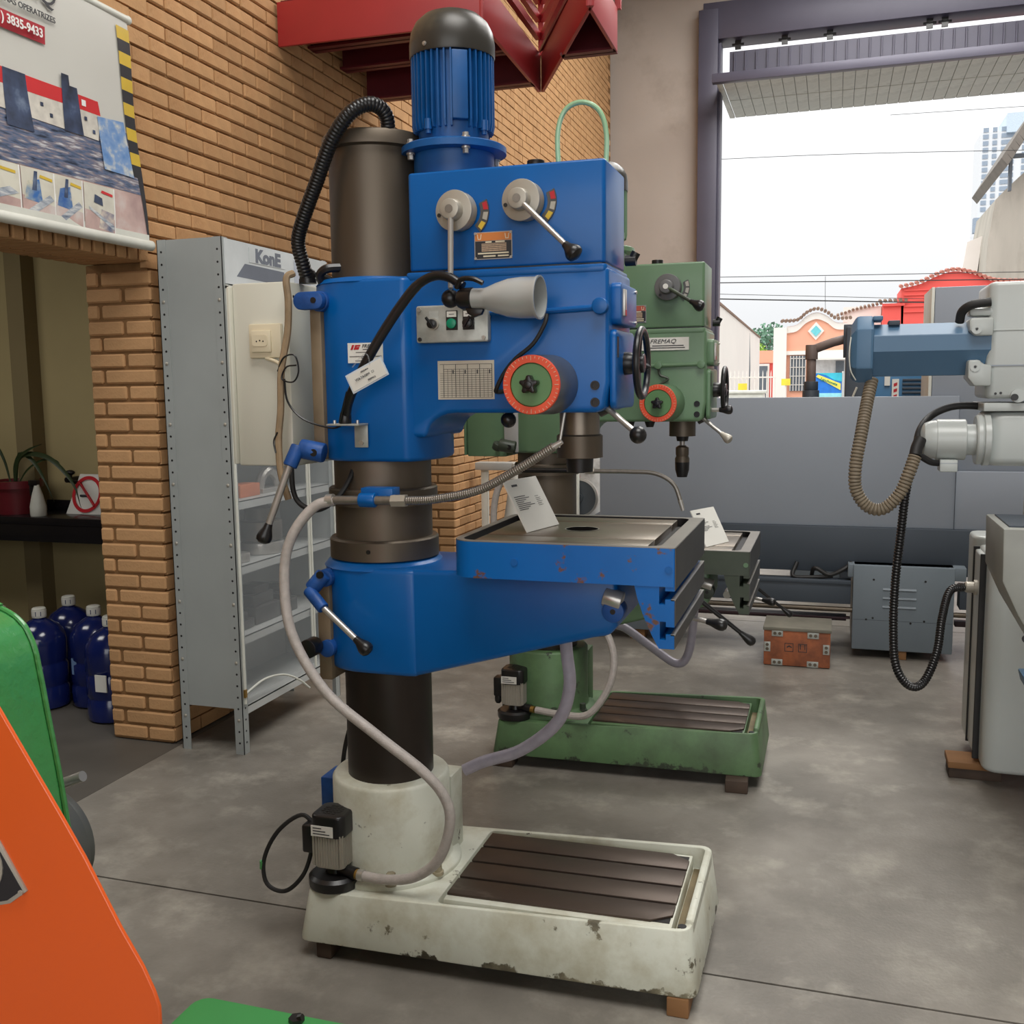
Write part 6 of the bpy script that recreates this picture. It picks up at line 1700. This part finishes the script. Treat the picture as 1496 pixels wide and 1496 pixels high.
# concrete gable with sheet roof
t = thing('concrete_gable_house', 'tall weathered concrete gable wall with corrugated roof eaves at far right', 'building', (11.5, 80, 0))
MB().prism([(9.7, -.03), (22, -.03), (22, 19), (12.2, 15.95), (11.3, 15.1), (10.45, 14.2), (10.1, 11.5)], 'y', 80, 90).build('gable_wall', CONC_RAW, t)
MB().prism([(8.8, 9.1), (9.9, 9.1), (10.2, 12.3), (9.2, 11.9)], 'y', 84, 90).build('white_wing', STUCCO_WHITE, t)
ROOF = mat('corrugated_sheet', (116, 110, 102), .7, var=.15, scale=1)
for k in range(9):
    s_ = k * .32
    MB().prism([(10.25 + s_ * .72, 16.35 + s_ * 1.20), (10.66 + s_ * .72, 15.85 + s_ * 1.20), (10.88 + s_ * .72, 16.20 + s_ * 1.20), (10.48 + s_ * .72, 16.74 + s_ * 1.20)], 'y', 76.5, 92).build('roof_sheet', ROOF, t)
MB().box(11.1, 11.3, 79.0, 79.4, 14.6, 17.0).box(11.1, 14, 79.0, 79.4, 16.8, 17.05).build('roof_post', DARK_OPEN, t)
# tower block, its haze put into the paler colours
t = thing('tower_block', 'pale high-rise apartment tower with rows of small windows in haze', 'building', (36, 250, 0))
MB().box(29.2, 46, 250, 262, 0, 55.5).build('tower_wall', TOWER_W, t)
MB().box(34.2, 46, 249, 262, 55.0, 59).build('penthouse', mat('tower_top', (196, 210, 222), .6), t)
MB().box(28.2, 46, 248, 250, 34.0, 37.2).build('podium', TOWER_G, t)
wm = {}
for w_ in (1.1, .9, 2.6):
    set_s = ORG.copy()
    set_origin((0, 0, 0))
    wm[w_] = MB().box(-w_ / 2, w_ / 2, -.15, .1, -.45, .45).mesh('window')
    wm[w_].materials.append(TOWER_G)
    set_origin(set_s)
for r in range(13):
    z = 39.2 + r * 1.52 * .92
    for x, w_ in ((30.2, 1.1), (32.0, .9), (34.6, 2.6), (38, 1.1)):
        instance('window', wm[w_], Vector((x, 250, z)) - Vector(t.location), t)
# trees on the hill
def tree(label, x, y, z0, r, m, trunk):
    t = thing('tree', label, 'tree', (x, y, 0), 'trees beyond the roofs')
    MB().cyl((x, y, -.03), (x, y, z0), trunk, trunk * .6, n=8).build('trunk', TILE_GREY, t)
    mb = MB()
    rnd = random.Random(int(x * 100))
    for k in range(420):
        a, b, c = rnd.gauss(0, 1), rnd.gauss(0, 1), rnd.gauss(0, 1)
        d = Vector((a, b, c)).normalized() * r * (rnd.random() ** .35)
        p = Vector((x, y, z0)) + Vector((d.x * 1.1, d.y, d.z * .8))
        q = Vector((rnd.uniform(-1, 1), rnd.uniform(-1, 1), rnd.uniform(-1, 1))).normalized() * r * .13
        s = q.orthogonal().normalized() * r * .09
        mb.add([p - q, p + s, p + q, p - s], [(0, 1, 2, 3)])
    o = mb.build('foliage', m, t)
    o['kind'] = 'stuff'
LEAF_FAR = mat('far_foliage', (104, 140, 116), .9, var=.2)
LEAF_NEAR = mat('fresh_foliage', (140, 176, 70), .9, var=.2)
tree('dull green hazy tree crown on the skyline left of pink house', -6.6, 110, 6.4, 1.9, LEAF_FAR, .3)
tree('second hazy tree crown, farther right, touching the pink house pier', -4.6, 124, 5.9, 1.7, LEAF_FAR, .3)
tree('fresh yellow green bush crown in front of hazy trees', -6.6, 90, 4.4, .95, LEAF_NEAR, .2)
# power lines
t = thing('power_lines', 'thin black power lines strung across the street opening', 'cable', (0, 36, 5))
for pts, r in (([(-8, 36, 5.34), (0, 36, 5.12), (8, 36, 4.92)], .012), ([(-8, 36, 5.16), (0, 36, 4.92), (8, 36, 4.68)], .018), ([(-8, 36, 4.90), (0, 36, 4.42), (8, 36, 3.9)], .010),
               ([(-8, 36, 4.72), (0, 36, 4.28), (8, 36, 3.86)], .022), ([(-6, 36, 9.2), (0, 36, 9.0), (8, 36, 8.55)], .010), ([(1.5, 36, 10.1), (6, 36, 10.0), (8, 36, 9.95)], .008), ([(-.37, 36, 5.1), (-.36, 36, 4.5), (-.34, 36, 3.95)], .008)):
    MB().tube(pts, r, 6).build('wire', BLACK_MATT, t)
# market banner, yellow boards, white car in the road
t = thing('street_banner', 'bright blue street banner with slanted yellow lettering band', 'banner', (-.2, 38, 0))
MB().box(-.68, .26, 38, 38.04, .9, 1.93).build('banner_sheet', mat('banner_blue', (34, 120, 214), .5), t)
MB().prism([(-.66, 1.93), (.26, 1.93), (.26, 1.62), (.0, 1.68), (-.3, 1.86)], 'y', 37.99, 38).build('turquoise_print', mat('banner_turquoise', (60, 190, 214), .5), t)
MB().prism([(-.62, 1.80), (-.56, 1.88), (.22, 1.55), (.22, 1.32)], 'y', 37.97, 37.99).build('yellow_band', mat('banner_yellow', (240, 226, 96), .5), t)
text('Lanchonete', .13, (-.18, 37.965, 1.62), mat('banner_green', (40, 130, 90), .5), t, roll=rad(-21), bold=.004)
MB().box(-.68, .26, 37.98, 38, .9, 1.22).build('pale_print', mat('banner_pale', (150, 220, 230), .5), t)
for x in (-.70, .28):
    MB().cyl((x, 38.02, -.03), (x, 38.02, 1.98), .03, n=8).build('pole', STUCCO_WHITE, t)
MB().box(.27, .42, 37.9, 38.2, -.03, 1.95).build('end_post', CAB_LIGHT, t)
t = thing('service_box', 'white street service box below the yellow board, behind splash guard', 'box', (-1.83, 22.6, 0))
MB().prism(rrect(-2.23, -1.43, 22.4, 22.9, .05, 4), 'z', -.03, 1.36).build('box_body', TUBE_WHITE, t, .02)
MB().prism(rrect(-2.27, -1.39, 22.36, 22.94, .06, 4), 'z', 1.36, 1.43).build('box_lid', TUBE_WHITE, t, .02)
MB().box(-2.15, -1.85, 22.39, 22.4, .3, 1.2).build('box_door', CAB_LIGHT, t)
for x, y, z, lab in ((-1.985, 23.7, 1.505, 'yellow street board in front of picket fence'), (-1.05, 24, 1.60, 'yellow board on post before the pink house')):
    t = thing('yellow_board', lab, 'sign', (x, y, 0), 'yellow street boards')
    MB().box(x - .10, x + .10, y, y + .02, z - .075, z + .075).build('board', mat('board_yellow', (244, 220, 70), .5), t)
    MB().cyl((x, y + .04, -.03), (x, y + .04, z), .018, n=8).build('pole', STUCCO_WHITE, t)
